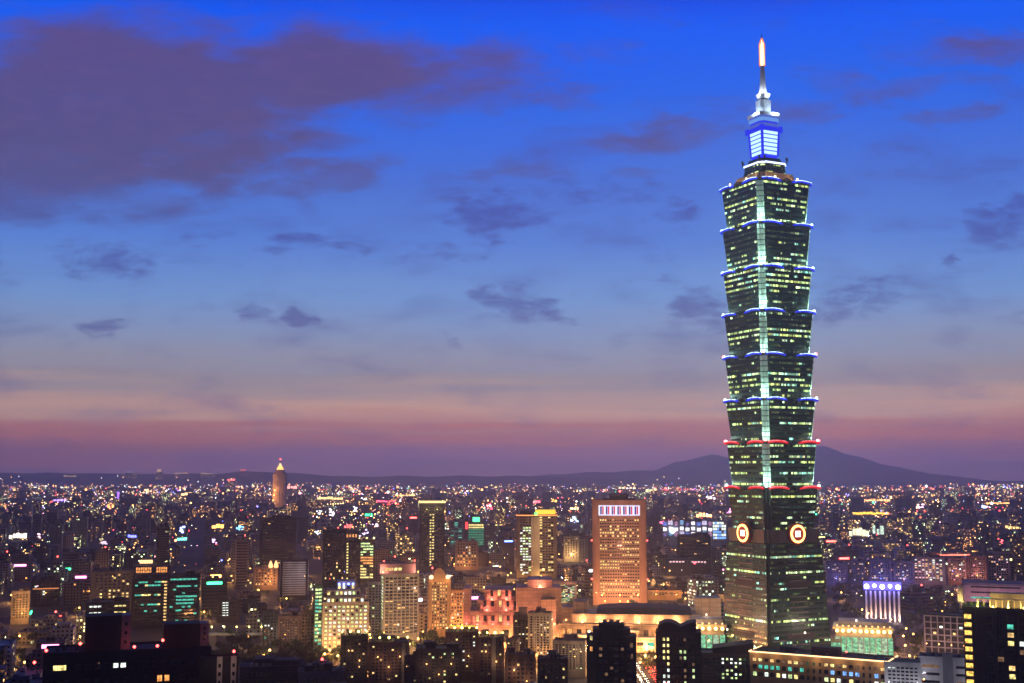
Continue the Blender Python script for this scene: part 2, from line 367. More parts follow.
# ------------------------------------------------------------------ the skyscraper
def build_skyscraper():
    TY = 952.0
    c0 = at(777, 640, TY); TX = c0.x - .8
    view = math.atan2(TX, TY)
    root = empty('skyscraper', (TX, TY, 0), -view + R(45) - R(7.0))
    tag(root, 'supertall green glass pagoda shaped skyscraper of eight flared tiers with glowing spire', 'skyscraper')
    Z = lambda py: at(770, py, TY).z
    N = 2.05
    def plan(a, n=N):
        q = [(a, -(a - 2*n)), (a, a - 2*n), (a - n, a - 2*n), (a - n, a - n), (a - 2*n, a - n), (a - 2*n, a), (-(a - 2*n), a), (-(a - 2*n), a - n),
             (-(a - n), a - n), (-(a - n), a - 2*n), (-a, a - 2*n), (-a, -(a - 2*n)), (-(a - n), -(a - 2*n)), (-(a - n), -(a - n)), (-(a - 2*n), -(a - n)),
             (-(a - 2*n), -a), (a - 2*n, -a), (a - 2*n, -(a - n)), (a - n, -(a - n)), (a - n, -(a - 2*n))]
        return q
    # curtain wall: floor ribbons of green glass, some lit
    def curtain(name, floors, dens, warm):
        m = bpy.data.materials.new(name); m.use_nodes = True; t = NT(m.node_tree)
        uv = t.n('ShaderNodeUVMap'); uv.uv_map = 'UVMap'; U, V, _ = t.sep(uv.outputs[0])
        cu = t.m('FLOOR', t.m('DIVIDE', U, 1.5)); cv = t.m('FLOOR', V); fv = t.m('FRACT', V); fu = t.m('FRACT', t.m('DIVIDE', U, 1.5))
        def wn(vec):
            n = t.n('ShaderNodeTexWhiteNoise'); n.noise_dimensions = '3D'; t.put(n.inputs[0], vec); return n.outputs
        r1 = wn(t.comb(cu, cv, 1.0)); cs = t.sep(r1[1])
        n = t.noise(t.comb(t.m('DIVIDE', U, 8.0), t.m('MULTIPLY', cv, 3.7), 0.0), 1.0, 1, 0.5)
        rf = wn(t.comb(0.0, cv, 5.0))[0]
        score = t.m('ADD', t.m('ADD', t.m('MULTIPLY', n, 1.35), t.m('MULTIPLY', r1[0], 0.07)), t.m('MULTIPLY', rf, 0.62))
        on = t.m('GREATER_THAN', score, dens)
        mask = t.m('MULTIPLY', t.m('MULTIPLY', t.m('GREATER_THAN', fv, 0.38), t.m('LESS_THAN', fv, 0.76)), t.m('MULTIPLY', t.m('GREATER_THAN', fu, 0.08), t.m('LESS_THAN', fu, 0.92)))
        isw = t.m('GREATER_THAN', V, 0.0)
        ec = t.ramp(t.m('ADD', t.m('MULTIPLY', wn(t.comb(t.m('FLOOR', t.m('DIVIDE', cu, 6.0)), cv, 9.0))[0], 0.8), t.m('MULTIPLY', cs[0], 0.2)),
                    [(0.0, (0.85, 0.85, 0.18, 1)), (0.4, (0.66, 1.0, 0.34, 1)), (0.7, (0.75, 0.95, 0.50, 1)), (0.85, (0.2, 0.85, 0.7, 1)), (1.0, (1.0, 0.8, 0.35, 1))])
        fade = t.mapr(t.noise(t.comb(U, V, 3.0), 0.6, 2, 0.5), 0.3, 0.7, 0.15, 1.5)
        st = t.m('MULTIPLY', t.m('MULTIPLY', t.m('MULTIPLY', mask, on), isw), t.m('MULTIPLY', fade, t.m('MULTIPLY_ADD', t.m('POWER', cs[1], 2.0), 2.2, 0.55)))
        # dim general light from offices everywhere in the ribbons
        dim = t.m('MULTIPLY', t.m('MULTIPLY', mask, isw), t.m('MULTIPLY', t.m('POWER', cs[2], 2.0), t.mapr(n, 0.35, 0.65, 0.02, 0.22)))
        sp_ = t.m('MULTIPLY', t.m('GREATER_THAN', fv, 0.86), isw)
        bc = t.mix(mask, t.mix(sp_, (0.02, 0.045, 0.036, 1), (0.05, 0.08, 0.065, 1)), (0.008, 0.022, 0.018, 1))
        b = t.n('ShaderNodeBsdfPrincipled'); t.put(b.inputs['Base Color'], bc); t.put(b.inputs['Roughness'], t.m('MULTIPLY_ADD', mask, -0.25, 0.4))
        b.inputs['Specular IOR Level'].default_value = 0.45
        t.put(b.inputs['Emission Color'], ec); t.put(b.inputs['Emission Strength'], t.m('ADD', st, dim))
        o = t.n('ShaderNodeOutputMaterial'); t.t.links.new(b.outputs[0], o.inputs[0]); m.cycles.emission_sampling = 'NONE'
        return m
    CW = curtain('green_curtain_wall', 8, 1.15, 0); CB = curtain('base_curtain_wall', 24, 1.17, 0)
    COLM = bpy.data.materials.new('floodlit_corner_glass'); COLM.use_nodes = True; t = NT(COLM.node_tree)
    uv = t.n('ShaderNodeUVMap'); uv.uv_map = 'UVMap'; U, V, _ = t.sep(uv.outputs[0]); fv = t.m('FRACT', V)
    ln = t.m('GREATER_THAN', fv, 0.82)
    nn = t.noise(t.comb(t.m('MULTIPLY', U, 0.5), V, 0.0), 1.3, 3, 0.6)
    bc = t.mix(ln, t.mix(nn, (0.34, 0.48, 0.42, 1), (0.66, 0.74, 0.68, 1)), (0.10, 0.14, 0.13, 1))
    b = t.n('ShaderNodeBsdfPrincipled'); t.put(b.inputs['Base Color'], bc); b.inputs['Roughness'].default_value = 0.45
    t.put(b.inputs['Emission Color'], (0.75, 0.92, 0.75, 1)); t.put(b.inputs['Emission Strength'], t.m('MULTIPLY', t.m('SUBTRACT', 1.0, ln), t.mapr(nn, 0.3, 0.7, 0.0, 0.15)))  # faint glow put into the glass itself, on top of the floodlights
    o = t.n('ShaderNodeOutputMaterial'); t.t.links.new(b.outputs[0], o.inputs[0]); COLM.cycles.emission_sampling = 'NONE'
    FRAME = wall('tower_green_metal', (0.05, 0.085, 0.075), 0.45, 0.2, 0.5)
    BLUE = room('blue_eave_tube', (0.03, 0.05, 1.0), 1.0); BLUEC = room('blue_eave_core', (0.48, 0.66, 1.0), 2.6)
    REDT = em('red_eave_tube', (1.0, 0.02, 0.03), .8); REDC = room('red_eave_core', (1.0, 0.16, 0.18), 2.0)

    def face_strips(mb, a0, a1, z0, z1, floors, n0=N, n1=N, mi=0):
        """the four broad faces with floors along v"""
        for k in range(4):
            ca, sa = math.cos(k * math.pi / 2), math.sin(k * math.pi / 2)
            rot = lambda X, Y: (ca * X - sa * Y, sa * X + ca * Y)
            b0, b1 = a0 - 2 * n0, a1 - 2 * n1
            for j in range(floors):
                f0, f1 = j / floors, (j + 1) / floors
                A0, A1 = a0 + (a1 - a0) * f0, a0 + (a1 - a0) * f1; B0, B1 = b0 + (b1 - b0) * f0, b0 + (b1 - b0) * f1
                p = [rot(A0, -B0), rot(A0, B0), rot(A1, B1), rot(A1, -B1)]; zz = [z0 + (z1 - z0) * f0] * 2 + [z0 + (z1 - z0) * f1] * 2
                off = 300.0 * k + z0
                mb.quad([(*p[i], zz[i]) for i in range(4)], [(off - B0, 1 + j + .001 + int(z0)), (off + B0, 1 + j + .001 + int(z0)), (off + B1, 1.999 + j + int(z0)), (off - B1, 1.999 + j + int(z0))], mi)
    def corner_mesh(a0, a1, z0, z1, k, floors, n=N):
        mb = MB(); P0, P1 = plan(a0, n), plan(a1, n); idx = [(1 + 5 * k + i) % 20 for i in range(5)]
        for i, j in zip(idx, idx[1:]):
            L = N
            mb.quad([(*P0[i], z0), (*P0[j], z0), (*P1[j], z1), (*P1[i], z1)], [(0, 1.0), (L, 1.0), (L, 1.0 + floors), (0, 1.0 + floors)])
        return mb
    rings = [487, 442.5, 400.5, 357, 314.5, 272, 229.5, 187.5]; zb = Z(530)
    AB, AT = 23.9, 26.7
    for i, py in enumerate(rings):
        zt = Z(py)
        mb = MB(); face_strips(mb, AB, AT, zb, zt - 1.2, 8)
        P = plan(AT + .5); mb.prism(P, P, zt - 1.2, zt, 1, 1)                                # eave slab
        mb.prism(plan(AT - 1.5), plan(AT - 3.0), zt, zt + .6, 1, 1)
        mod = mb.build('tier', [CW, FRAME], root)
        red = i < 2
        for k in range(4):
            corner_mesh(AB, AT, zb, zt - 1.2, k, 8).build('corner_glass', COLM if i else wall('base_corner_glass', (0.03, 0.05, 0.045), .35, .2, .5), mod)
            ang = k * math.pi / 2
            if i == 0: pass
            # floodlight at the foot of each corner washing it from below
            cx, cy_ = (AB + 1.6), (AB + 1.6)
            X = math.cos(ang) * cx - math.sin(ang) * cy_; Y = math.sin(ang) * cx + math.cos(ang) * cy_
            if i: fl = MB(); fl.ball((X, Y, zb + 1.2), 1.05, 8, 5); fl.build('floodlight', em('corner_floodlight_glass', (0.75, 1.0, 0.88), 5), mod)
            if i: lamp((X * 1.03, Y * 1.03, zb + 2.0), (0.58, 1.0, 0.78), 21000, mod, 0.8)
            # two drooping eave lights per face, one each side of the face centre
            for s in (-1, 1):
                pts = []
                for q in range(9):
                    f = q / 8; w = 5.2 + (AT + .2 - 5.2 - (0 if True else 0)) * f
                    w = min(w, AT - N * 1.15)
                    droop = -3.0 * (1 - math.sin(math.pi * min(1, .12 + f * .78)) ** .6)
                    X0, Y0 = AT + .7 + .4 * math.sin(math.pi * f), s * w
                    pts.append((math.cos(ang) * X0 - math.sin(ang) * Y0, math.sin(ang) * X0 + math.cos(ang) * Y0, zt + .2 + droop))
                e = MB(); e.tube(pts, [.55] + [.95] * 7 + [.8], 6); ob = e.build('eave_light', REDT if red else BLUE, mod)
                c_ = MB(); c_.tube([(p[0] * 1.012, p[1] * 1.012, p[2] + .55) for p in pts[1:-1]], .52, 5)
                c_.v = [v for v in c_.v]; me = c_.mesh('eave_light', REDC if red else BLUEC)
                co = bpy.data.objects.new('eave_light', me); COL.objects.link(co); co.parent = mod; co.name = 'eave_tube_core'
            # cloud-scroll ornament at the centre of each face
            orn = MB(); X0 = AT + 1.0
            rot = lambda X, Y: (math.cos(ang) * X - math.sin(ang) * Y, math.sin(ang) * X + math.cos(ang) * Y)
            orn.tube([(*rot(X0, -4.4), zt - 3.2), (*rot(X0 + .4, -3.0), zt + .3), (*rot(X0 + .6, 0), zt + 1.2), (*rot(X0 + .4, 3.0), zt + .3), (*rot(X0, 4.4), zt - 3.2)], .6, 6)
            orn.ball((*rot(X0 + .3, 0), zt - 1.6), 1.7, 8, 6); orn.build('scroll_ornament', FRAME, mod)
        if i in (1, 3):
            for k in range(4):
                ang = k * math.pi / 2 + math.pi / 4; rr = (AT + .6 - N) * math.sqrt(2) + 1
                bc_ = MB(); bc_.ball((math.cos(ang) * rr, math.sin(ang) * rr, zt + 1.2), 1.1); bc_.build('beacon', em('beacon_red', (1, .12, .14), 9), mod)
        zb = zt
    # belt with the four coin medallions
    z0, z1 = Z(541), Z(528)
    mb = MB(); P = plan(26.9); mb.prism(plan(26.4), P, z0, z1, 0, 0)
    belt = mb.build('belt', wall('belt_stone', (0.22, 0.20, 0.18), .6), root)
    for k in range(4):
        ang = k * math.pi / 2; zc = (z0 + z1) / 2 + 1.8
        rot = lambda X, Y, zz: (math.cos(ang) * X - math.sin(ang) * Y, math.sin(ang) * X + math.cos(ang) * Y, zz)
        def disc(r0, r1, xa, xb, sq=False, n=32):
            mb = MB()
            for q in range(n):
                a, b2 = 2 * math.pi * q / n, 2 * math.pi * (q + 1) / n
                o1 = [(r1 * math.cos(a), r1 * math.sin(a)), (r1 * math.cos(b2), r1 * math.sin(b2))]; i1 = [(r0 * math.cos(a), r0 * math.sin(a)), (r0 * math.cos(b2), r0 * math.sin(b2))]
                mb.quad([rot(xb, i1[0][0], zc + i1[0][1]), rot(xb, o1[0][0], zc + o1[0][1]), rot(xb, o1[1][0], zc + o1[1][1]), rot(xb, i1[1][0], zc + i1[1][1])])
                mb.quad([rot(xa, o1[0][0], zc + o1[0][1]), rot(xa, o1[1][0], zc + o1[1][1]), rot(xb, o1[1][0], zc + o1[1][1]), rot(xb, o1[0][0], zc + o1[0][1])])
            return mb
        med = disc(0.01, 8.4, 26.3, 29.6).build('medallion', wall('medallion_red', (0.30, 0.03, 0.02), .5), root)
        disc(5.3, 6.9, 29.6, 30.3).build('medallion_ring', em('medallion_ring_glow', (1.0, .45, .12), 5.5), med)
        lamp(rot(33.5, 0, zc), (1, .12, .08), 900, med, 1.5)
        sq = MB(); h = 2.3
        sq.quad([rot(30.3, -h, zc - h), rot(30.3, h, zc - h), rot(30.3, h, zc + h), rot(30.3, -h, zc + h)])
        for (ya, za, yb, zb2) in ((-h, -h, h, -h), (h, -h, h, h), (h, h, -h, h), (-h, h, -h, -h)):
            sq.quad([rot(29.4, ya, zc + za), rot(29.4, yb, zc + zb2), rot(30.3, yb, zc + zb2), rot(30.3, ya, zc + za)])
        sq.build('medallion_square', em('medallion_square_glow', (1, .72, .62), 3.0), med)
    # tapered base
    z0 = 0; zt = Z(542); mb = MB(); A0, A1 = 31.4, 26.6; NB = 1.0
    face_strips(mb, A0, A1, z0, zt, 24, NB, NB)
    for k in range(4):
        cm = corner_mesh(A0, A1, z0, zt, k, 24, NB); off = len(mb.v)
        for fi, f in enumerate(cm.f): mb.quad([cm.v[q] for q in f], cm.uv[fi * 4:fi * 4 + 4], 1)
    base = mb.build('base', [CB, wall('base_corner_glass', (0.03, 0.05, 0.045), .35, .2, .5)], root)
    LED = wall('ledge_stone', (0.34, 0.27, 0.24), .7); SLAB = wall('vent_panel', (0.10, 0.075, 0.07), .8)
    for k in range(4):
        ang = k * math.pi / 2
        def frm(X, Y): return (math.cos(ang) * X - math.sin(ang) * Y, math.sin(ang) * X + math.cos(ang) * Y)
        for f in (3.1, 4.1, 5.1, 7.1, 8.1, 9.1, 10.1, 11.1, 12.1, 13.1, 14.1, 15.6, 17.1, 18.1, 19.1, 20.1, 21.1, 22.1, 23.1):
            a = A0 + (A1 - A0) * f / 24; zz = z0 + (zt - z0) * f / 24; hw = 8.5
            wv = MB(); c1, c2, c3, c4 = frm(a - .6, -hw), frm(a + .8, -hw), frm(a + .8, hw), frm(a - .6, hw)
            wv.prism([c1, c2, c3, c4], [c1, c2, c3, c4], zz - .35, zz + .35); wv.build('ledge', LED, base)
        for f in (6.2, 15.9):
            a = A0 + (A1 - A0) * f / 24; zz = z0 + (zt - z0) * f / 24
            wv = MB(); P4 = [frm(a - .8, -13), frm(a + .25, -13), frm(a + .25, 13), frm(a - .8, 13)]
            wv.prism(P4, P4, zz, zz + 4.2); wv.build('vent_band', SLAB, base)
        for f in (6.0, 15.8, 2.0):
            a = A0 + (A1 - A0) * f / 24; zz = z0 + (zt - z0) * f / 24
            for s in (-1, 1):
                wv = MB(); P4 = [frm(a - .5, s * 15), frm(a + .5, s * 15), frm(a + .5, s * (a - 4)), frm(a - .5, s * (a - 4))]
                if s < 0: P4.reverse()
                wv.prism(P4, P4, zz - .3, zz + .3); wv.build('ledge', LED, base)
    for k in (0, 1, 2, 3):               # unseen lights added at podium roof level to brighten the base
        ang = k * math.pi / 2
        for s in (-1, 1):
            p = (math.cos(ang) * 62 - math.sin(ang) * s * 22, math.sin(ang) * 62 + math.cos(ang) * s * 22, 34)
            f = MB(); f.ball(p, .8, 6, 4); f.build('podium_floodlight', em('podium_floodlight_glass', (1, .85, .6), 4), root)
            lamp((p[0], p[1], 36), (1, .80, .58), 14000, root, 1.0)
    # crown tiers and spire
    px = lambda w, py: w * 970.0 / F / 2 / 1.414    # square (corner on) half side from pixel width
    def tier(name, a0, a1, y0, y1, mat, n=1.2):
        mb = MB(); z0_, z1_ = Z(y0), Z(y1)
        P0, P1 = plan(a0, n), plan(a1, n); m2 = len(P0)
        per = 0.0; fl = max(1, round((z1_ - z0_) / 3.5))
        for i in range(m2):
            a, b2 = P0[i], P0[(i + 1) % m2]; c2, e2_ = P1[(i + 1) % m2], P1[i]; L = math.hypot(b2[0] - a[0], b2[1] - a[1])
            mb.quad([(*a, z0_), (*b2, z0_), (*c2, z1_), (*e2_, z1_)], [(per, 1.0), (per + L, 1.0), (per + L, 1.0 + fl), (per, 1.0 + fl)])
            per += L
        mb.quad([(*p, z1_) for p in P1]); mb.quad([(*p, z0_) for p in reversed(P0)])
        return mb.build(name, mat, root)
    ROOFL = wall('roof_stone', (0.50, 0.42, 0.33), .7)
    tier('roof_storey', px(66, 0), px(62, 0), 187, 178, ROOFL, 2)
    for k in range(4):
        for s in (-1, 1):
            ang = k * math.pi / 2; X0, Y0 = 27.0, s * 11.0
            p = (math.cos(ang) * X0 - math.sin(ang) * Y0, math.sin(ang) * X0 + math.cos(ang) * Y0, Z(187) + 1.5)
            f = MB(); f.ball(p, .8, 6, 4); f.build('roof_floodlight', em('roof_floodlight_glass', (1, .7, .35), 6), root)
            lamp((p[0], p[1], p[2] + .5), (1, .55, .2), 6000, root, .8)
    tier('crown_tier', px(50, 0), px(46, 0), 178, 171, CW, 2)
    tier('crown_tier', px(46, 0), px(47, 0), 171, 167.5, CW, 2)
    tier('crown_light_band', px(48, 0), px(48.5, 0), 167.5, 165.8, em('crown_band_glow', (.62, .72, 1.0), 2.2), 2)
    tier('crown_tier', px(40, 0), px(36, 0), 165.8, 161, FRAME, 1.5)
    tier('lantern_foot', px(27, 0), px(28, 0), 161, 157.5, em('lantern_blue_glow', (.02, .03, .95), 1.2), 1)
    LN = bpy.data.materials.new('lantern_panels'); LN.use_nodes = True; t = NT(LN.node_tree)
    uv = t.n('ShaderNodeUVMap'); uv.uv_map = 'UVMap'; U, V, _ = t.sep(uv.outputs[0]); fv = t.m('FRACT', t.m('MULTIPLY', V, 1.0))
    ln = t.m('GREATER_THAN', fv, 0.30)
    b = t.n('ShaderNodeEmission'); t.put(b.inputs[0], t.mix(ln, (0.10, 0.16, 1.0, 1), (0.50, 0.78, 1.0, 1))); t.put(b.inputs[1], t.m('MULTIPLY_ADD', ln, 0.5, 1.0))
    o = t.n('ShaderNodeOutputMaterial'); t.t.links.new(b.outputs[0], o.inputs[0]); LN.cycles.emission_sampling = 'NONE'
    tier('lantern', px(26.5, 0), px(29.5, 0), 157.5, 133.5, LN, .5)
    DB = em('deep_blue_panel', (.02, .03, .85), 1.0)
    for k in range(4):                       # dark blue corner posts of the lantern
        ang = k * math.pi / 2 + math.pi / 4; mb = MB()
        r0, r1 = px(26.5, 0) * 1.414, px(30, 0) * 1.414
        mb.tube([(math.cos(ang) * (r0 - .3), math.sin(ang) * (r0 - .3), Z(157.5)), (math.cos(ang) * (r1 - .3), math.sin(ang) * (r1 - .3), Z(133.5))], 1.15, 6); mb.build('lantern_post', DB, root)
        mb = MB(); mb.box(math.cos(ang) * (r1 + 1.2), math.sin(ang) * (r1 + 1.2), Z(134), 3.2, 3.2, 4.5, ang); mb.build('bracket', DB, root)
        # rooftop aerials
        for s in (-1, 1):
            mb = MB(); a2 = ang + s * .12; rr = px(44, 0) * 1.414
            mb.tube([(math.cos(a2) * rr, math.sin(a2) * rr, Z(165.8)), (math.cos(a2) * rr, math.sin(a2) * rr, Z(160))], .35, 5); mb.ball((math.cos(a2) * rr, math.sin(a2) * rr, Z(161.5)), 1.1, 6, 4); mb.build('aerial_dish', FRAME, root)
    tier('neck_tier', px(33, 0), px(31, 0), 133.5, 129, DB, 1)
    LB = wall('spire_pale_metal', (.75, .78, .80), .45, .1, .5); MBL = em('mid_blue_panel', (.10, .16, .75), .75); LBL = em('pale_blue_panel', (.16, .36, .85), .9)
    tier('neck_tier', px(31, 0), px(32, 0), 129, 126, MBL, 1); tier('neck_tier', px(30, 0), px(31, 0), 126, 124, DB, 1)
    tier('neck_tier', px(32, 0), px(33, 0), 124, 120.5, LBL, 1); tier('neck_tier', px(31.5, 0), px(32, 0), 120.5, 118.5, MBL, 1)
    tier('platform', px(35, 0), px(36.5, 0), 118.5, 115.5, LB, 1)
    tier('spire_block', px(17.5, 0), px(18.5, 0), 115.5, 101.5, LB, 1); tier('spire_block', px(14, 0), px(14, 0), 101.5, 99, FRAME, 1)
    tier('spire_collar', px(14, 0), px(18, 0), 99, 95, LB, 1)
    for k in range(4):
        ang = k * math.pi / 2 + .3; rr = 13
        lamp((math.cos(ang) * rr, math.sin(ang) * rr, Z(115)), (.6, .8, 1.0), 6000, root, 1.0)
        lamp((math.cos(ang) * 6.4, math.sin(ang) * 6.4, Z(96) + 1), (.85, .92, 1.0), 3500, root, .6)
    mb = MB(); mb.tube([(0, 0, Z(95)), (0, 0, Z(86)), (0, 0, Z(66))], [3.3, 2.5, 1.7], 10); mb.build('mast', LB, root)
    mb = MB(); mb.tube([(0, 0, Z(66)), (0, 0, Z(64)), (0, 0, Z(44)), (0, 0, Z(38.5))], [1.3, 1.7, 1.6, .5], 10); ml = mb.build('mast_lantern', em('mast_lantern_glow', (1.0, .74, .42), 4.0), root)
    for k in range(7):
        a7 = k * 2 * math.pi / 7; mb = MB(); mb.tube([(math.cos(a7) * 2.3, math.sin(a7) * 2.3, Z(66)), (math.cos(a7) * 2.4, math.sin(a7) * 2.4, Z(45)), (math.cos(a7) * .5, math.sin(a7) * .5, Z(38.5))], .38, 5); mb.build('lantern_tube', em('mast_lantern_tube', (1.0, .22, .02), 1.1), ml)  # rods added to give the lantern's glow an orange rim
    mb = MB(); mb.tube([(0, 0, Z(38.5)), (0, 0, Z(34))], .3, 6); mb.build('lightning_rod', FRAME, root)
    lamp((0, -8, Z(52)), (1, .5, .2), 400, root, 2)
    return root
build_skyscraper()
HERO = []      # visible rectangles (x0, x1, ytop, ybottom, Y, footprint centre, radius)
def reserve(x0, x1, yt, yb, Y, rad=None):
    c = at((x0 + x1) / 2, 560, Y); rad = rad or (x1 - x0) * mpp(Y) * .62 + 12; HERO.append((x0, x1, yt, yb, Y, c.x, Y, rad, rad))
reserve(722, 832, 30, 650, 952, 62)
MARKS = [('the tall pagoda skyscraper', 777, 600)]

# ------------------------------------------------------------------ buildings one by one
PANE = {}
def pane_mesh(w, h, mat, bal=False):
    key = (round(w, 2), round(h, 2), mat.name, bal)
    if key in PANE: return PANE[key]
    b = MB(); t_ = .12
    b.quad([(-w/2, -.02, 0), (w/2, -.02, 0), (w/2, -.02, h), (-w/2, -.02, h)], None, 0)
    for (cx, z0, ww, hh) in ((0, -t_, w + 2*t_, t_), (0, h, w + 2*t_, t_), (-w/2 - t_/2, 0, t_, h), (w/2 + t_/2, 0, t_, h), (0, 0, .08, h)):
        b.box(cx, -.10, z0, ww, .20, hh, 0, 1)
    if bal: b.box(0, -.55, -.25, w + .5, 1.0, .22, 0, 1); b.box(0, -1.0, -.03, w + .5, .1, .9, 0, 1)
    PANE[key] = b.mesh('window', [mat, FRM[0]]); return PANE[key]
FRM = [wall('window_frame_metal', (0.10, 0.10, 0.10), .5, .1, .4)]

def grid(root, w, d_, h, face, nf, nc, lit=.3, pal=(WARM, YEL, WHT), m=(0.08, 0.08), z0=6.0, wf=.55, hf=.5, pattern=None, bal=False, nmax=100, dark=DARKGLASS, ztop=1.5, seed=0, part='window'):
    """windows of one face: the lit ones first, each an object, past nmax the rest as one part"""
    r = random.Random(seed * 77 + nf * 13 + nc + len(root.name))
    L = w if face in ('front', 'back') else d_
    cw = L * (1 - m[0] - m[1]) / nc; fh = (h - ztop - z0) / nf; W_, H_ = cw * wf, fh * hf
    cells = []
    for j in range(nf):
        rowlit = r.random()
        for i in range(nc):
            p = pattern(i, j, nf, nc, r) if pattern else (lit * (1.8 if rowlit < .3 else .7) if lit < .8 else lit)
            mat = None
            if isinstance(p, bpy.types.Material): mat = p
            elif p is None: continue
            elif r.random() < p: mat = pal[min(len(pal) - 1, int(r.random() ** 1.3 * len(pal)))]
            cells.append((0 if mat else 1, i, j, mat or dark))
    cells.sort(key=lambda q: q[0])
    used = root.get('_n', 0); rest = None
    for _, i, j, mat in cells:
        X = -L/2 + L * m[0] + cw * (i + .5); z = z0 + fh * j + (fh - H_) / 2
        if face == 'front': loc, a = (X, -d_/2, z), 0
        elif face == 'right': loc, a = (w/2, X, z), math.pi/2
        elif face == 'left': loc, a = (-w/2, -X, z), -math.pi/2
        else: loc, a = (-X, d_/2, z), math.pi
        if used < nmax:
            o = bpy.data.objects.new(part, pane_mesh(W_, H_, mat, bal)); COL.objects.link(o); o.parent = root; o.location = loc; o.rotation_euler = (0, 0, a); used += 1
        else:
            if rest is None: rest = (MB(), [])
            rb, ms = rest
            if mat not in ms: ms.append(mat)
            ca, sa = math.cos(a), math.sin(a)
            P = lambda x_, y_, z_: (loc[0] + ca * x_ - sa * y_, loc[1] + sa * x_ + ca * y_, loc[2] + z_)
            rb.quad([P(-W_/2, -.02, 0), P(W_/2, -.02, 0), P(W_/2, -.02, H_), P(-W_/2, -.02, H_)], None, ms.index(mat))
            k = 50
            rb.quad([P(-W_/2 - .1, -.15, H_), P(W_/2 + .1, -.15, H_), P(W_/2 + .1, 0, H_ + .1), P(-W_/2 - .1, 0, H_ + .1)], None, ms.index(mat) if False else 0)
    root['_n'] = used
    if rest: 
        o = rest[0].build('window', rest[1], root); o['kind'] = 'stuff'
class Bld: pass
def ground_y(py):
    vy = cp - (341.5 - py) / F * sp; vz = sp + (341.5 - py) / F * cp
    return -CAMH / vz * vy
def block(name, label, cat, x0, x1, yt, yb, Y, rot=0.0, ratio=.7, wallm=None, roofm=None, parapet=1.0, mark=None, wm=None, body=True):
    """a building whose outline spans x0..x1 and rises to yt at distance Y"""
    if yb < 683: Y = min(Y, ground_y(yb) - 4)
    c = at((x0 + x1) / 2, yt, Y); h = max(5.0, c.z); W_ = (x1 - x0) * mpp(Y, yt); a = R(rot)
    w = W_ / (abs(math.cos(a)) + ratio * abs(math.sin(a))); dd = w * ratio
    if wm: w, dd = wm
    root = empty(name, (c.x, Y + dd / 2 * abs(math.cos(a)), 0), a - math.atan2(c.x, Y)); tag(root, label, cat)
    B = Bld(); B.root, B.w, B.d, B.h = root, w, dd, h
    wallm = wallm or CONC; roofm = roofm or ROOFM; B.wall = wallm
    if body:
        mb = MB(); mb.box(0, 0, 0, w, dd, h, 0, 0, 1); B.body = mb.build('wall', [wallm, roofm], root)
        if parapet:
            for (cx, cy_, ww, d2) in ((0, -dd/2 + .15, w + .3, .35), (0, dd/2 - .15, w + .3, .35), (-w/2 + .15, 0, .35, dd - .4), (w/2 - .15, 0, .35, dd - .4)):
                pb = MB() if cx == 0 and cy_ < 0 else pb; pb.box(cx, cy_, h - .3, ww, d2, parapet + .3)
            pb.build('parapet', wallm, root)
    HERO.append((x0 - 1, x1 + 1, yt - 2, yb, Y, root.location.x, root.location.y, w / 2 + 4, dd / 2 + 4))
    if mark: MARKS.append((mark, (x0 + x1) / 2, (yt + yb) / 2))
    return B
def rbox(B, name, fx, fy, fw, fd, hh, z=None, mat=None, top=None, rot=0):
    mb = MB(); mb.box(fx * B.w, fy * B.d, (B.h if z is None else z) + .005, fw * B.w, fd * B.d, hh, rot); return mb.build(name, [mat or B.wall], B.root)
def beacon(B, x, y, z, power=0, r=.7, mat=None, col=(1, .1, .08)):
    mb = MB(); mb.tube([(x, y, z), (x, y, z + 1.6)], .12, 5); o = mb.build('beacon_post', METAL, B.root)
    m2 = MB(); m2.ball((x, y, z + 1.6 + r), r, 8, 6); g = m2.build('beacon_lamp', mat or E_RED, o)
    if power: lamp((x, y, z + 2.6 + r), col, power, o, .5)
def flood(B, x, y, z, col, power, r=.5, mat=None):
    m2 = MB(); m2.ball((x, y, z), r, 7, 5); o = m2.build('floodlight', mat or E_ORG, B.root); lamp((x, y, z + r + .4), col, power, o, .5)
def rail(B, name, mat, z, t_=.5, out=.25, f=1.0):
    w, d_ = B.w / 2 + out, B.d / 2 + out
    mb = MB(); mb.box(0, -d_, z, 2 * w, t_, t_); mb.box(-w, t_ * .5 + .02, z, t_, 2 * d_ - t_ - .05, t_); mb.box(w, t_ * .5 + .02, z, t_, 2 * d_ - t_ - .05, t_); return mb.build(name, mat, B.root)
def cyl(B, name, x, y, z0, r, h, mat, n=16, r1=None):
    mb = MB(); P = [(x + r * math.cos(2*math.pi*k/n), y + r * math.sin(2*math.pi*k/n)) for k in range(n)]
    q = r if r1 is None else r1; P1 = [(x + q * math.cos(2*math.pi*k/n), y + q * math.sin(2*math.pi*k/n)) for k in range(n)]
    mb.prism(P, P1, z0, z0 + h); return mb.build(name, mat, B.root)
SOD = (1.0, .45, .13)

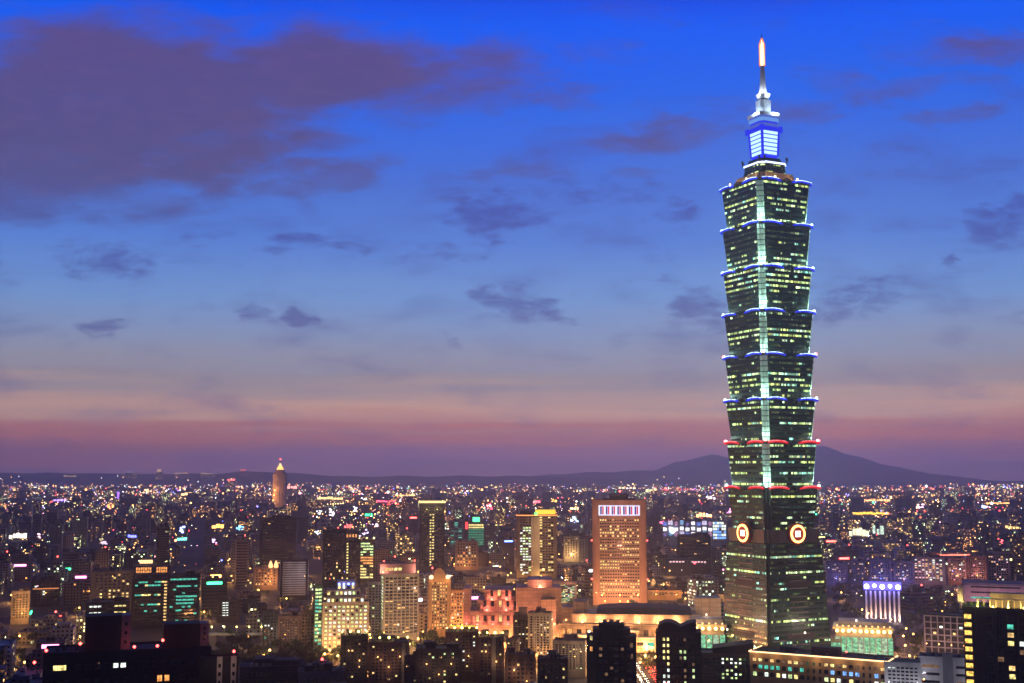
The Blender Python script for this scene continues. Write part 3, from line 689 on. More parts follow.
# --- dark apartment complex at lower left, nearest of all
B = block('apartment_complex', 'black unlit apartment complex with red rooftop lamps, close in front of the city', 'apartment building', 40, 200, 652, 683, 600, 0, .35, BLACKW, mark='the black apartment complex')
k_ = 1 / mpp(600)
def bx_(px): return (px - 120) * mpp(600)
h = B.h
for (a, b_, yt, yb_) in ((78, 121, 617, 652), (153, 198, 628, 652)):
    zt = at(120, yt, 600).z; mb = MB(); w_ = (b_ - a - 9) * mpp(600)
    mb.box(bx_((a + b_ - 9) / 2), 1, h + .005, w_, 14, zt - h); rr = mb.build('roof_room', BLACKW, B.root)
    mb = MB(); mb.box(bx_(b_ - 4.5), 1.5, h + .005, 9 * mpp(600) - .1, 12, zt - h - .3); pn = mb.build('stair_tower', wall('pale_render', (.40, .30, .28)), B.root)  # pale box stands in for the lit right face of the roof room
    for q in range(3):
        mb = MB(); mb.box(bx_(b_ - 4.5), -4.6, h + 3 + q * (zt - h - 4) / 3, 1.2, .3, 1.6); mb.build('stair_window', DARKGLASS, pn)
    lamp((bx_(b_ - 3), -12, h + 4), (1, .3, .2), 160, B.root, .5)
for (px_, py_) in ((43, 651), (74, 642), (125, 651), (152, 642), (147, 655)):
    z_ = max(h + 1, at(120, py_, 600).z - 1.2); beacon(B, bx_(px_), -B.d / 2 + 1.5, z_ - 1.2, 70, .7)
    if z_ > h + 2.2: mb = MB(); mb.box(bx_(px_), -B.d/2 + 1.5, h + .01, .5, .5, z_ - h - 1.2); mb.build('beacon_plinth', BLACKW, B.root)
def win(B, px_, py_, w_, h_, mat, Y=600, cx=120, dy=0):
    o = bpy.data.objects.new('window', pane_mesh(w_, h_, mat)); COL.objects.link(o); o.parent = B.root
    o.location = ((px_ - cx) * mpp(Y), -B.d / 2 + dy, at(cx, py_, Y).z - h_ / 2)
for a in (52, 56, 60): win(B, a, 665, 1.9, 2.4, YEL)
for a in (108, 115): win(B, a, 665, 2.4, 2.2, WHT)
win(B, 92, 664, .8, 2.6, DIM)
for a in (150, 157): win(B, a, 680, 2.2, 3.0, ORG)
for a in range(46, 198, 9):
    for yy in (665, 680):
        if all(abs(a - q) > 6 or yy != y2 for q, y2 in ((52, 665), (60, 665), (56, 665), (92, 664), (108, 665), (115, 665), (150, 680), (157, 680))): win(B, a, yy, 2.0, 2.2, DARKGLASS)
for q in range(7): mb = MB(); mb.box(bx_(52 + q * 6), -1 + (q % 3) * 3, h + .01, 1.6, 1.6, 1.2 + (q % 2) * 1.1); mb.build('roof_unit', DARKC, B.root)
B = block('apartment_wing', 'dark lower wing with two pale corner columns and one red lamp beside the complex', 'apartment building', 198, 236, 659, 683, 590, 0, .5, BLACKW)
for px_ in (217.5, 231): mb = MB(); mb.box((px_ - 217) * mpp(590), -B.d/2 - .35, 0, 2.6, .6, B.h + 1.2); o = mb.build('pilaster', wall('pale_column', (.50, .45, .38)), B.root); lamp(((px_ - 217) * mpp(590), -B.d/2 - 9, B.h - 2), (1, .6, .45), 500, o, .5)
for px_ in (217.5, 231):
    for q in range(4): mb = MB(); mb.box((px_ - 217) * mpp(590), -B.d/2 - .7, B.h - 4 - q * 4, 1.2, .1, 1.8); mb.build('window', DARKGLASS, B.root)
beacon(B, 14 * mpp(590), -B.d/2 + 1, B.h + 1, 500, .65)

# --- orange lit bank tower
B = block('office_tower', 'tall salmon office tower with a white and violet lit sign under its roof', 'office tower', 594, 648, 501, 605, 1500, 0, .8, wall('salmon_granite', (.42, .22, .13), .6), mark='the salmon tower with the lit sign')
def pat(i, j, nf, nc, r):
    full = {2: .95, 4: .9, 9: .3, 10: .85, 11: .75, 15: .5, 17: .5, 19: .45, 21: .2, 24: .35, 6: .12}
    p = full.get(j, .05)
    if j in (15,): p = .95 if i >= nc // 2 else .1
    if j in (10, 9): p = .95 if i < nc // 2 else .1
    if j in (17, 13): p = .9 if i >= nc // 2 + 1 else .05
    if j == 20: p = .8 if i < 4 else .3
    return WARM if r.random() < p * .95 and r.random() < .8 else (YEL if r.random() < p else 0.0)
grid(B.root, B.w, B.d, B.h, 'front', 25, 16, m=(.135, .135), z0=8, wf=.62, hf=.48, pattern=pat, ztop=20, seed=2)
for s in (-1, 1): mb = MB(); mb.box(s * B.w * .455, -B.d/2 - .8, 0, B.w * .07, 1.5, B.h + 1.5); mb.build('corner_pier', B.wall, B.root)
sg = MB(); sg.box(0, -B.d/2 - .5, B.h - 16.5, B.w * .76, .9, 11.5); so_ = sg.build('sign_panel', em('sign_white_frame', (.75, .75, 1.0), 1.4), B.root)
for q in range(7):
    x_ = (-.5 + (q + .5) / 7) * B.w * .74
    mb = MB(); mb.box(x_ - 1.1, -B.d/2 - 1.05, B.h - 15.3, 1.9, .15, 9.2); mb.build('sign_bar', em('sign_violet', (.10, .03, .35), .6), so_)
    mb = MB(); mb.box(x_ + 1.15, -B.d/2 - 1.05, B.h - 15.3, 1.7, .15, 9.2); mb.build('sign_bar', em('sign_red', (.85, .03, .06), .9), so_)
rbox(B, 'roof_room', 0, 0, .36, .4, 8, mat=DARKC); rbox(B, 'roof_room', 0, -.05, .6, .6, 2.5, z=B.h + .01, mat=BROWNW); beacon(B, 1, -4, B.h + 8, 900, 1.1)
for zz in (.25, .62):
    for s in (-1, 1):
        mb = MB(); mb.ball((s * (B.w / 2 + .6), -B.d/2 - .6, B.h * zz), .8, 6, 5); mb.build('beacon_lamp', E_RED, B.root)
for s in (-1, 0, 1):
    flood(B, s * 20, -B.d/2 - 26, 14, (1, .48, .25), 26000, .7)
    flood(B, s * 17, -B.d/2 - 14, 6, (1, .48, .25), 7000, .7)
lamp((0, -B.d/2 - 40, B.h * .55), (1, .5, .3), 30000, B.root, 3); lamp((0, -B.d/2 - 42, B.h * .95), (1, .50, .38), 32000, B.root, 3)

# --- pale stepped office with green lit windows, floodlit orange from the street
CRM = wall('cream_tile', (.46, .40, .30))
B = block('stepped_office', 'floodlit cream office stepped at the top with greenish lit windows and blue lamps', 'office building', 321, 367, 603, 656, 1008, 0, .6, CRM, mark='the stepped cream office')
p_lit = lambda i, j, nf, nc, r: (GRN if r.random() < .55 else (WHT if r.random() < .5 else YEL)) if r.random() < .78 else 0.0
grid(B.root, B.w, B.d, B.h, 'front', 11, 10, m=(.03, .03), z0=7, wf=.55, hf=.5, pattern=p_lit)
lv = [(603, 596, 325, 362), (596, 589, 325, 358), (589, 580.5, 335, 353)]
for i, (ya, yb_, xa, xb) in enumerate(lv):
    z0_, z1_ = at(344, ya, 1008).z, at(344, yb_, 1008).z; m1 = mpp(1008); w_ = (xb - xa) * m1; cx = ((xa + xb) / 2 - 344) * m1
    mb = MB(); mb.box(cx, .5 * (i + 1), z0_ + .01, w_, B.d - 1 - 2 * i, z1_ - z0_); st_ = mb.build('upper_storey', CRM, B.root)
    n_ = round(w_ / (B.w * .94 / 10))
    for q in range(n_):
        if i == 2: o = None; mb = MB(); mb.ball((cx + (q - (n_ - 1) / 2) * w_ / n_, -B.d/2 + 1.2, z1_ - 2.2), 1.0, 7, 5); mb.build('sign_lamp', E_BLU, st_)
        ob = bpy.data.objects.new('window', pane_mesh(B.w * .94 / 10 * .55, 2.6, (GRN, WHT, YEL, DARKGLASS)[rnd.randrange(4)])); COL.objects.link(ob); ob.parent = st_
        ob.location = (cx + (q - (n_ - 1) / 2) * w_ / n_, -(B.d - 1 - 2 * i) / 2 + .5 * (i + 1), z0_ + (z1_ - z0_) * (.3 if i < 2 else .12))
for s in (-1, 0, 1): flood(B, s * 15, -B.d/2 - 9, 4, SOD, 16000, 1.3); lamp((s * 14, -B.d/2 - 26, 26), (1, .58, .32), 9000, B.root, 1)
B = block('glass_wing', 'narrow green lit glass wing on the flank of the stepped cream office', 'office building', 314, 322, 586, 656, 1262, 0, 1.2, wall('green_tile', (.12, .22, .14)))
grid(B.root, B.w, B.d, B.h, 'front', 17, 2, wf=.85, hf=.55, pattern=lambda i, j, nf, nc, r: (GRN if j > 13 or r.random() < .55 else CYA) if r.random() < .75 else 0.0)
flood(B, 0, -B.d/2 - 8, 20, (1, .75, .3), 3000)

# --- balcony block with grid facade
B = block('balcony_tower', 'wide beige apartment tower with a grid of dark balconies and a pink lit penthouse', 'apartment tower', 380, 418, 575, 642, 1300, 6, .7, CRM, mark='the beige balcony tower')
grid(B.root, B.w, B.d, B.h, 'front', 17, 8, m=(.04, .04), z0=8, wf=.78, hf=.55, lit=.12, pal=(WARM, DIM, YEL), bal=True, nmax=136 if False else 92)
grid(B.root, B.w, B.d, B.h, 'left', 17, 2, m=(.1, .1), z0=8, wf=.7, hf=.5, pattern=lambda i, j, nf, nc, r: GRN if r.random() < .7 else WHT, seed=4)
for q in range(9): mb = MB(); mb.box((-.46 + q * .115) * B.w, -B.d/2 - .9, 5, .7, 1.6, B.h - 6); mb.build('fin', B.wall, B.root)
zt = at(394, 565, 1080).z; mb = MB(); mb.box(-2, 8, B.h + .01, B.w * 1.02, B.d * .55, zt - B.h); mb.build('penthouse', PINKW, B.root)
for q in range(4): mb = MB(); mb.box(-12 + q * 4, 8 - B.d * .275 - .1, B.h + 3, 3.2, .2, 2.4); mb.build('penthouse_window', YEL if q > 1 else WARM, B.root)
for s in (-1, 1): flood(B, s * 16, -3, B.h + 2, (1, .45, .35), 7000)
for s in (-1, 0, 1): flood(B, s * 17, -B.d/2 - 22, 12, (1, .60, .34), 9000); lamp((s * 15, -B.d/2 - 30, B.h * .75), (1, .66, .45), 8000, B.root, 1)
for s in (-1, 1): beacon(B, s * 14, 8, zt, 0, .6)
B = block('slab_block', 'dim grey slab standing behind the beige balcony tower, windows mostly dark', 'apartment building', 367, 382, 583, 640, 1330, 0, .8, GREYW)
grid(B.root, B.w, B.d, B.h, 'front', 18, 4, lit=.05, pal=(GRN, DIM), wf=.6)

# --- ornate orange tower with two lit globes
B = block('clock_tower_block', 'slim orange floodlit tower with a pointed gable between two glowing corner globes', 'apartment tower', 427, 450, 580, 636, 1320, 4, .8, wall('orange_stone', (.42, .27, .15)), mark='the slim tower with two globes')
grid(B.root, B.w, B.d, B.h, 'front', 15, 6, m=(.12, .12), z0=6, wf=.5, hf=.5, lit=.38, pal=(WARM, YEL, ORG))
grid(B.root, B.w, B.d, B.h, 'left', 15, 1, m=(.2, .2), z0=6, wf=.5, hf=.6, pattern=lambda i, j, nf, nc, r: GRN if j > 9 or r.random() < .4 else 0.0)
mb = MB(); mb.box(0, 0, B.h + .01, B.w * .55, B.d * .5, 5); P = [(-B.w * .275, -B.d * .25), (B.w * .275, -B.d * .25), (B.w * .275, B.d * .25), (-B.w * .275, B.d * .25)]
mb.prism(P, [(p[0] * .35, p[1] * .35) for p in P], B.h + 5, B.h + 10); mb.build('gable', B.wall, B.root)
for s in (-1, 1):
    mb = MB(); mb.ball((s * B.w * .38, -B.d/2 + 1, B.h - 1.0 + 3.5), 2.1, 10, 7); mb.build('globe', em('globe_glow', (1, .62, .35), 2.4), B.root); lamp((s * B.w * .38, -B.d/2 - 5, B.h + 3), SOD, 4000, B.root, .8)
    cyl(B, 'corner_turret', s * B.w * .42, -B.d/2 + .5, 0, 2.0, B.h, B.wall, 8); flood(B, s * 9, -B.d/2 - 14, 6, SOD, 6000); lamp((s * 9, -B.d/2 - 22, B.h * .6), (1, .5, .2), 8000, B.root, 1)
beacon(B, -B.w * .3, 2, B.h + 8, 0, .7)
B = block('annex_block', 'orange lit annex with glowing lower floors beside the slim tower', 'apartment building', 450, 463, 591, 632, 1330, 0, .9, wall('orange_stone', (.42, .27, .15)))
grid(B.root, B.w, B.d, B.h, 'front', 10, 4, lit=.4, pal=(ORG, WARM, WHT), wf=.6, hf=.5)
for s in (-1, 1): flood(B, s * 5, -B.d/2 - 9, 8, SOD, 9000); lamp((s * 5, -B.d/2 - 18, 26), (1, .35, .15), 8000, B.root, 1)

# --- red lit terraced shopping centre
RDW = panels('rose_stone', (.50, .30, .25))
Y0 = 1042
B = block('shopping_centre', 'terraced shopping centre of blocky setbacks washed in red and orange light', 'shopping centre', 463, 562, 626, 648, Y0, 0, .55, RDW, mark='the red terraced shopping centre')
m1 = mpp(Y0)
def sx(px_): return (px_ - 512.5) * m1
for i, (xa, xb, ya, yb_, dy) in enumerate([(470, 516, 626, 612, 3), (477, 516, 612, 602, 9), (484, 514, 602, 592, 15), (516, 562, 626, 589, 6), (528, 553, 589, 582, 16), (463, 470, 626, 590, 8), (541, 556, 626, 600, -1)]):
    z0_, z1_ = at(512, ya, Y0).z, at(512, yb_, Y0).z; mb = MB(); mb.box((sx(xa) + sx(xb)) / 2, dy + i * .07, z0_ + .012, sx(xb) - sx(xa) - .1, B.d * .8, z1_ - z0_); tr = mb.build('terrace', RDW, B.root)
    n_ = max(1, int((xb - xa) / 7))
    if i < 3:
        for q in range(n_):
            mb = MB(); xq = sx(xa) + (q + .5) * (sx(xb) - sx(xa)) / n_; mb.box(xq, dy + i * .07 - B.d * .4 - .8, z0_ - 1, 2.2, 1.6, (z1_ - z0_) * (.75 + .25 * (q % 2))); mb.build('buttress', RDW, tr)
            mb = MB(); mb.box(xq + 3.2, dy + i * .07 - B.d * .4 - .1, z0_ + 3, 2.4, .2, 5); mb.build('window', DARKGLASS if (q + i) % 3 else WARM, tr)
    for q in range(max(1, n_ // 2)):
        mb = MB(); xq = sx(xa) + (q + .5) * (sx(xb) - sx(xa)) / max(1, n_ // 2)
        mb.ball((xq, dy - B.d * .4 - 7, z0_ + 1.2), .8, 6, 5); fo = mb.build('floodlight', E_RED if xb < 520 else E_ORG, tr)
        lamp((xq, dy - B.d * .4 - 5.5, z0_ + 1.5), (1, .26, .16) if xb < 520 else (1, .38, .22), 5200 if xb < 520 else 9000, fo, .6)
for q in range(9):
    xq = sx(467 + q * 11); flood(B, xq, -B.d/2 - 7, 5, SOD if q in (3, 4, 5, 8) else (1, .32, .16), 9500, 1.3, E_ORG)
    mb = MB(); mb.box(xq + 5, -B.d/2 - .15, 6, 5, .3, 7 + 3 * (q % 2)); mb.build('shop_window', (WARM, ORG, YEL)[q % 3] if q % 2 == 0 else DARKGLASS, B.root)
B = block('side_lit_shop', 'small glass block with white and pink lit floors left of the terraces', 'shop', 462, 471, 590, 628, 1235, 0, .8, PINKW)
grid(B.root, B.w, B.d, B.h, 'front', 9, 3, z0=4, wf=.8, hf=.6, pattern=lambda i, j, nf, nc, r: (WHT, ORG, CYA, 0.0)[r.randrange(4)])
flood(B, 0, -B.d/2 - 9, 12, (1, .25, .3), 6000)
B = block('lit_office', 'office with bands of white and green lit floors behind the terraces', 'office building', 554, 577, 583, 606, 1420, 0, .6, PINKW)
grid(B.root, B.w, B.d, B.h, 'front', 12, 8, z0=4, wf=.85, hf=.5, pattern=lambda i, j, nf, nc, r: (WHT, GRN, YEL, CYA)[r.randrange(4)] if (r.random() < .6) else 0.0)
flood(B, 0, -B.d/2 - 9, 30, (1, .5, .3), 5000)

# --- convention hall with dark curved roof
Y0 = 1030
SND = panels('sand_stone', (.52, .38, .28), 3.4, 6.0)
B = block('exhibition_hall', 'long exhibition hall with a dark low roof over walls flooded with amber light', 'exhibition hall', 562, 726, 626, 650, Y0, 0, .42, SND, mark='the amber lit exhibition hall')
m1 = mpp(Y0); hx = lambda px_: (px_ - 644) * m1
z1_ = at(644, 617, Y0).z
for (fx, fw, zz, hh, oy) in ((-.36, .16, 0, .62, 9), (-.16, .12, 0, .45, 12), (.06, .20, 0, .55, 10), (.27, .12, 0, .7, 8), (.42, .10, 0, .5, 11), (-.05, .08, 0, .8, 5), (.17, .07, 0, .9, 5)):
    mb = MB(); mb.box(fx * B.w, -B.d/2 - oy / 2, zz, fw * B.w, oy, hh * B.h); fb = mb.build('front_block', SND, B.root)
    mb = MB(); mb.box(fx * B.w, -B.d/2 - oy / 2, hh * B.h + .01, fw * B.w + 1, oy + 1, 1.0); mb.build('ledge', WHITEW, fb)
    for q in range(3): mb = MB(); mb.box((fx + (q - 1) * fw * .3) * B.w, -B.d/2 - oy - .1, hh * B.h * .5, fw * B.w * .2, .3, hh * B.h * .25); mb.build('window', (DARKGLASS, CYA, ORG, WHT)[(q + int(fw * 100)) % 4], fb)
mb = MB(); mb.box(hx(640), 8, B.h + .01, 130 * m1, B.d * .7, z1_ - B.h); mb.build('upper_hall', SND, B.root)
mb = MB(); n_ = 24; zr0, zr1 = z1_ + .3, at(644, 603.5, Y0 + 60).z
for q in range(n_):
    fa, fb = q / n_, (q + 1) / n_; X0, X1 = hx(600 + 96 * fa), hx(600 + 96 * fb)
    za = zr0 + (zr1 - zr0) * math.sin(math.pi * min(1, .12 + fa * .82)) ** .5; zb_ = zr0 + (zr1 - zr0) * math.sin(math.pi * min(1, .12 + fb * .82)) ** .5
    ya, yb_ = 8 - B.d * .38, 8 + B.d * .48
    mb.quad([(X0, ya, zr0), (X1, ya, zr0), (X1, ya + 14, zb_), (X0, ya + 14, za)]); mb.quad([(X0, ya + 14, za), (X1, ya + 14, zb_), (X1, yb_, zb_), (X0, yb_, za)])
mb.build('roof', wall('black_roofing', (.03, .03, .035)), B.root)
for q in range(17):
    xq = hx(568 + q * 9.5)
    mb = MB(); mb.box(xq, -B.d/2 - .9, 0, 2.6, 1.8, B.h - 2 + (q % 3)); mb.build('pier', SND, B.root)
    mb = MB(); mb.box(xq + 5.5, -B.d/2 - .12, 4, 6.2, .25, 5); mb.build('window', (WARM, YEL, WHT, CYA, DARKGLASS)[q * 7 % 5], B.root)
    mb = MB(); mb.box(xq + 5.5, -B.d/2 - .12, 13, 5.2, .25, 4.5); mb.build('window', DARKGLASS if q % 3 else ORG, B.root)
    if q % 2 == 0: flood(B, xq + 5, -B.d/2 - 13.5, 4 + (q % 4) * 4, (1, .47, .18), 14000, 1.5)
    if q < 13 and q % 2: flood(B, hx(576 + q * 9.5), 8 - B.d * .35 - 4, B.h + 1.4, (1, .47, .2), 8000, 1.0)
for (xa, xb, ya, yb_) in ((700, 726, 601, 618), (562, 575, 612, 626), (575, 590, 606, 626)):
    z0_, z2 = at(644, yb_, Y0).z, at(644, ya, Y0).z; mb = MB(); mb.box((hx(xa) + hx(xb)) / 2, 12.03, max(z0_, B.h) - 2, hx(xb) - hx(xa), 24, z2 - max(z0_, B.h) + 2); mb.build('side_block', SND, B.root)
    flood(B, (hx(xa) + hx(xb)) / 2, -8, B.h + 1.5, (1, .42, .2), 2500, .6)

# --- podium left and right of the skyscraper
def podium(x0, x1, yc, Y, label, mk):
    B = block('podium', label, 'shopping centre', x0, x1, yc, 660, Y, 0, .7, wall('podium_stone', (.36, .32, .25)), mark=mk)
    GG = room('green_atrium', (.30, .80, .45), .85); n_ = max(4, int((x1 - x0) / 5.2))
    mb = MB(); mb.box(0, 0, B.h + .01, B.w + 4, B.d + 4, 2.2); co = mb.build('cornice', wall('podium_cornice', (.55, .42, .26)), B.root)
    mb = MB(); mb.box(0, 2, B.h + 2.3, B.w * .9, B.d * .85, 3.5); mb.build('upper_storey', SND, B.root)
    for q in range(n_):
        x_ = (-.5 + (q + .5) / n_) * (B.w + 2)
        mb = MB(); mb.ball((x_, -B.d/2 - 2.8, B.h - .8), 1.35, 8, 6); lo = mb.build('lantern', em('lantern_amber', (1, .55, .16), 8), B.root)
        if q % 2 == 0: lamp((x_, -B.d/2 - 4.5, B.h - 1.0), SOD, 3200, lo, .6)
        mb = MB(); mb.ball((x_, -B.d/2 - 2.4, B.h + 3.1), .7, 6, 5); mb.build('lantern', em('lantern_amber_small', (1, .55, .2), 3), B.root)
        mb = MB(); mb.box(x_, -B.d/2 - .3, 3, (B.w / n_) * .86, .5, B.h - 9); mb.build('glass_panel', GG if q % 4 else room('pale_atrium', (.6, .9, .6), .7), B.root)
        for zz in (.3, .55, .8): mb = MB(); mb.box(x_, -B.d/2 - .62, B.h * zz, (B.w / n_) * .9, .12, .25); mb.build('glazing_bar', METAL, B.root)
    return B
B = podium(690, 726, 627, 960, 'green glass podium wing under a cornice of amber lanterns, left of the skyscraper', 'the left podium wing')
B = podium(842, 896, 630, 985, 'green glass podium hall with amber lanterns round its cornice, right of the skyscraper', 'the right podium hall')
mb = MB(); mb.box(2, -B.d/2 - 2, 0, 15, 3, at(870, 652, 985).z); mb.build('entrance_screen', room('white_screen_glow', (1, .95, .65), 1.6), B.root)
for s in (-1, 1): flood(B, s * 10, -B.d/2 - 12, 3, (1, .85, .4), 9000, .7, E_YEL)
B = block('glass_annex', 'low green glass annex joining the skyscraper to its lantern hung hall', 'shopping centre', 830, 843, 640, 660, 980, 0, 1, wall('podium_stone', (.36, .32, .25)))
grid(B.root, B.w, B.d, B.h, 'front', 3, 3, z0=2, wf=.9, hf=.8, pattern=lambda *q: room('green_atrium', (.30, .80, .45), .85))

# --- bottom centre right: office with bright cornice line
B = block('corner_office', 'low tan office edged by a glowing cornice line with lit floors below', 'office building', 755, 900, 658, 683, 800, -15, .3, wall('tan_stone', (.42, .30, .17)), mark='the office with the glowing cornice')
rail(B, 'cornice_light', em('cornice_glow', (1, .62, .28), 3.0), B.h + .6, .7, .4)
n_ = 22
for q in range(n_):
    x_ = (-.5 + (q + .5) / n_) * B.w * .97
    for j, (zz, hh) in enumerate(((B.h - 5.2, 2.0), (B.h - 10.0, 2.6), (B.h - 14.8, 2.6))):
        mat = ((WARM, YEL, DIM)[q % 3] if j == 0 else ((CYA if q < 9 else BLU) if j == 1 else (GRN, WHT, YEL)[(q * 5) % 3])) if (q * 3 + j * 5) % 7 < 5 else DARKGLASS
        if q in (9, 10, 11, 18, 19): mat = DARKGLASS
        o = bpy.data.objects.new('window', pane_mesh(B.w * .97 / n_ * (.62 if q not in (9, 10, 11, 18, 19) else .3), hh, mat)); COL.objects.link(o); o.parent = B.root; o.location = (x_, -B.d/2, zz)
grid(B.root, B.w, B.d, B.h, 'right', 6, 5, z0=B.h - 30, lit=.3, pal=(WHT, YEL))
for q in range(7): lamp(((-.45 + q * .15) * B.w, -B.d/2 - 4.5, B.h - 1), (1, .55, .25), 900, B.root, .5)
rbox(B, 'roof_room', .02, .15, .2, .3, 5, mat=BROWNW); rbox(B, 'roof_room', -.25, .2, .14, .3, 3.2, mat=DARKC); beacon(B, 16, 0, B.h + 1, 200, .5); beacon(B, -30, 6, B.h, 0, .4, E_ORG)
for q in range(8): rbox(B, 'roof_unit', -.4 + q * .11, -.1 + .2 * (q % 2), .02, .1, 1.6, mat=GREYW)
B = block('theatre_block', 'low unlit block with a raised slanting black roof before the skyscraper', 'hall', 702, 758, 655, 683, 830, 0, .6, DARKC, mark='the unlit hall with the slanting roof')
grid(B.root, B.w, B.d, B.h, 'front', 6, 11, z0=10, lit=.0, pal=(WHT,), wf=.5, hf=.5, pattern=lambda i, j, nf, nc, r: (WHT if r.random() < .5 else GRN) if 3 < i < 9 and r.random() < .55 else 0.0)
mb = MB(); z_ = B.h + .1; w_ = B.w * .72; dd_ = B.d * .9; zz = at(740, 637, 860).z
mb.quad([(-w_/2 + 4, -dd_/2, z_), (w_/2 + 4, -dd_/2, z_), (w_/2 + 4, -dd_/2, zz), (-w_/2 + 4, -dd_/2, z_ + 4)]); mb.quad([(-w_/2 + 4, -dd_/2, z_ + 4), (w_/2 + 4, -dd_/2, zz), (w_/2 + 4, dd_/2, zz), (-w_/2 + 4, dd_/2, z_ + 4)])
mb.quad([(w_/2 + 4, -dd_/2, z_), (w_/2 + 4, dd_/2, z_), (w_/2 + 4, dd_/2, zz), (w_/2 + 4, -dd_/2, zz)]); mb.quad([(-w_/2 + 4, dd_/2, z_), (-w_/2 + 4, -dd_/2, z_), (-w_/2 + 4, -dd_/2, z_ + 4), (-w_/2 + 4, dd_/2, z_ + 4)])
mb.build('slanting_roof', BLACKW, B.root)
for q in (-12, 4): mb = MB(); mb.ball((q, -dd_/2 - .5, z_ + (6 if q < 0 else 10) + 3), .6, 6, 5); mb.build('roof_lamp', E_ORG, B.root)

B = block('white_office', 'white office with horizontal window bands next to the glowing cornice', 'office building', 890, 925, 664, 683, 770, 0, .9, WHITEW, mark='the white banded office')
grid(B.root, B.w, B.d, B.h, 'front', 12, 7, z0=2, lit=.06, pal=(WHT,), wf=.6, hf=.35)
for s in (-1, 1): flood(B, s * 9, -B.d/2 - 10, B.h - 14, (.85, .85, 1.0), 2600)
B = block('white_slab', 'pale slab with long dark ribbon windows and a grey stair core', 'office building', 925, 980, 659, 683, 800, 0, .5, WHITEW)
for j in range(4):
    for s, w_ in ((-.30, .3), (.30, .32)):
        mb = MB(); mb.box(s * B.w, -B.d/2 - .05, B.h - 6 - j * 5, B.w * w_, .3, 1.7); mb.build('ribbon_window', DARKGLASS if (j + (s > 0)) % 3 else DIM, B.root)
mb = MB(); mb.box(0, -B.d/2 - 1.2, 0, B.w * .18, 2.6, B.h + 4); mb.build('stair_core', GREYW, B.root)
for q in range(6): rbox(B, 'roof_unit', -.4 + q * .15, -.1 + .2 * (q % 2), .05, .12, 2.0, mat=DARKC)
for s in (-1, 1): flood(B, s * 15, -B.d/2 - 12, B.h - 12, (.8, .8, 1.0), 2600)

# --- right edge residential tower with planted lit roof
B = block('residential_tower', 'dark residential tower at the edge with a lit roof pergola and amber balconies', 'apartment tower', 975, 1050, 610, 683, 690, -4, .7, wall('bronze_tile', (.07, .055, .045)), mark='the residential tower with the lit pergola')
m1 = mpp(690); n = 0
for j in range(9):
    zz = B.h - 6 - j * 4.6
    mb = MB(); mb.box(-B.w/2 + 2.7, -B.d/2 - .7, zz - .5, 4.6, 1.4, .35); bl = mb.build('balcony', CRM, B.root)
    mb = MB(); mb.box(-B.w/2 + 2.7, -B.d/2 - .03, zz + .2, 3.8, .3, 2.4); mb.build('balcony_glow', room('amber_room', (1, .60, .12), 1.8), bl)
    for q, fx in enumerate((-.15, -.02, .12, .27)):
        mat = {(2, 2): WARM, (3, 2): YEL, (6, 2): WARM, (4, 3): DIM, (7, 2): YEL, (1, 2): CYA, (5, 1): DIM, (3, 3): WHT}.get((j, q), DARKGLASS)
        o = bpy.data.objects.new('window', pane_mesh(3.2, 2.6, mat)); COL.objects.link(o); o.parent = B.root; o.location = (fx * B.w, -B.d/2, zz)
for fx in (-.34, -.08, .2): mb = MB(); mb.box(fx * B.w, -B.d/2 - .8, 0, 1.6, 1.6, B.h + 1); mb.build('pilaster', B.wall, B.root)
for q in range(9): mb = MB(); mb.box((-.3 + q * .08) * B.w, -B.d/2 + 4, B.h + .01, .5, .5, 5.0); pg = mb.build('pergola_post', CRM, B.root)
mb = MB(); mb.box(.03 * B.w, -B.d/2 + 5, B.h + 5.02, B.w * .7, 4, .5); mb.build('pergola', CRM, B.root)
rbox(B, 'roof_room', .1, .1, .5, .3, 8, mat=CRM)
for q in range(4): flood(B, (-.3 + q * .2) * B.w, -B.d/2 + 2.5, B.h + 1.2, (1, .65, .2), 2600, .6, E_YEL)
GLF = wall('lit_foliage', (.10, .16, .03))
for q in range(4):
    mb = MB(); r5 = random.Random(q)
    for k in range(120):
        c = Vector((r5.gauss(0, .7), r5.gauss(0, .7), r5.gauss(0, .6))); a = Vector((r5.uniform(-1, 1), r5.uniform(-1, 1), r5.uniform(-1, 1))) * .5; b2 = Vector((r5.uniform(-1, 1), r5.uniform(-1, 1), r5.uniform(-1, 1))) * .5
        mb.quad([c, c + a, c + b2])
    o = mb.build('roof_shrub', GLF, None); o.location = B.root.matrix_basis @ Vector((-B.w * .46 + q * 3.2, -B.d/2 + 1.5, B.h + 2.2)); tag(o, 'leafy yellow green shrub lit on the roof edge of the residential tower', 'shrub', 'shrubs on the lit roof edge')
    lamp(tuple(B.root.matrix_basis @ Vector((-B.w * .46 + q * 3.2, -B.d/2 - .8, B.h + 2.6))), (.85, 1, .2), 160, None, .3)

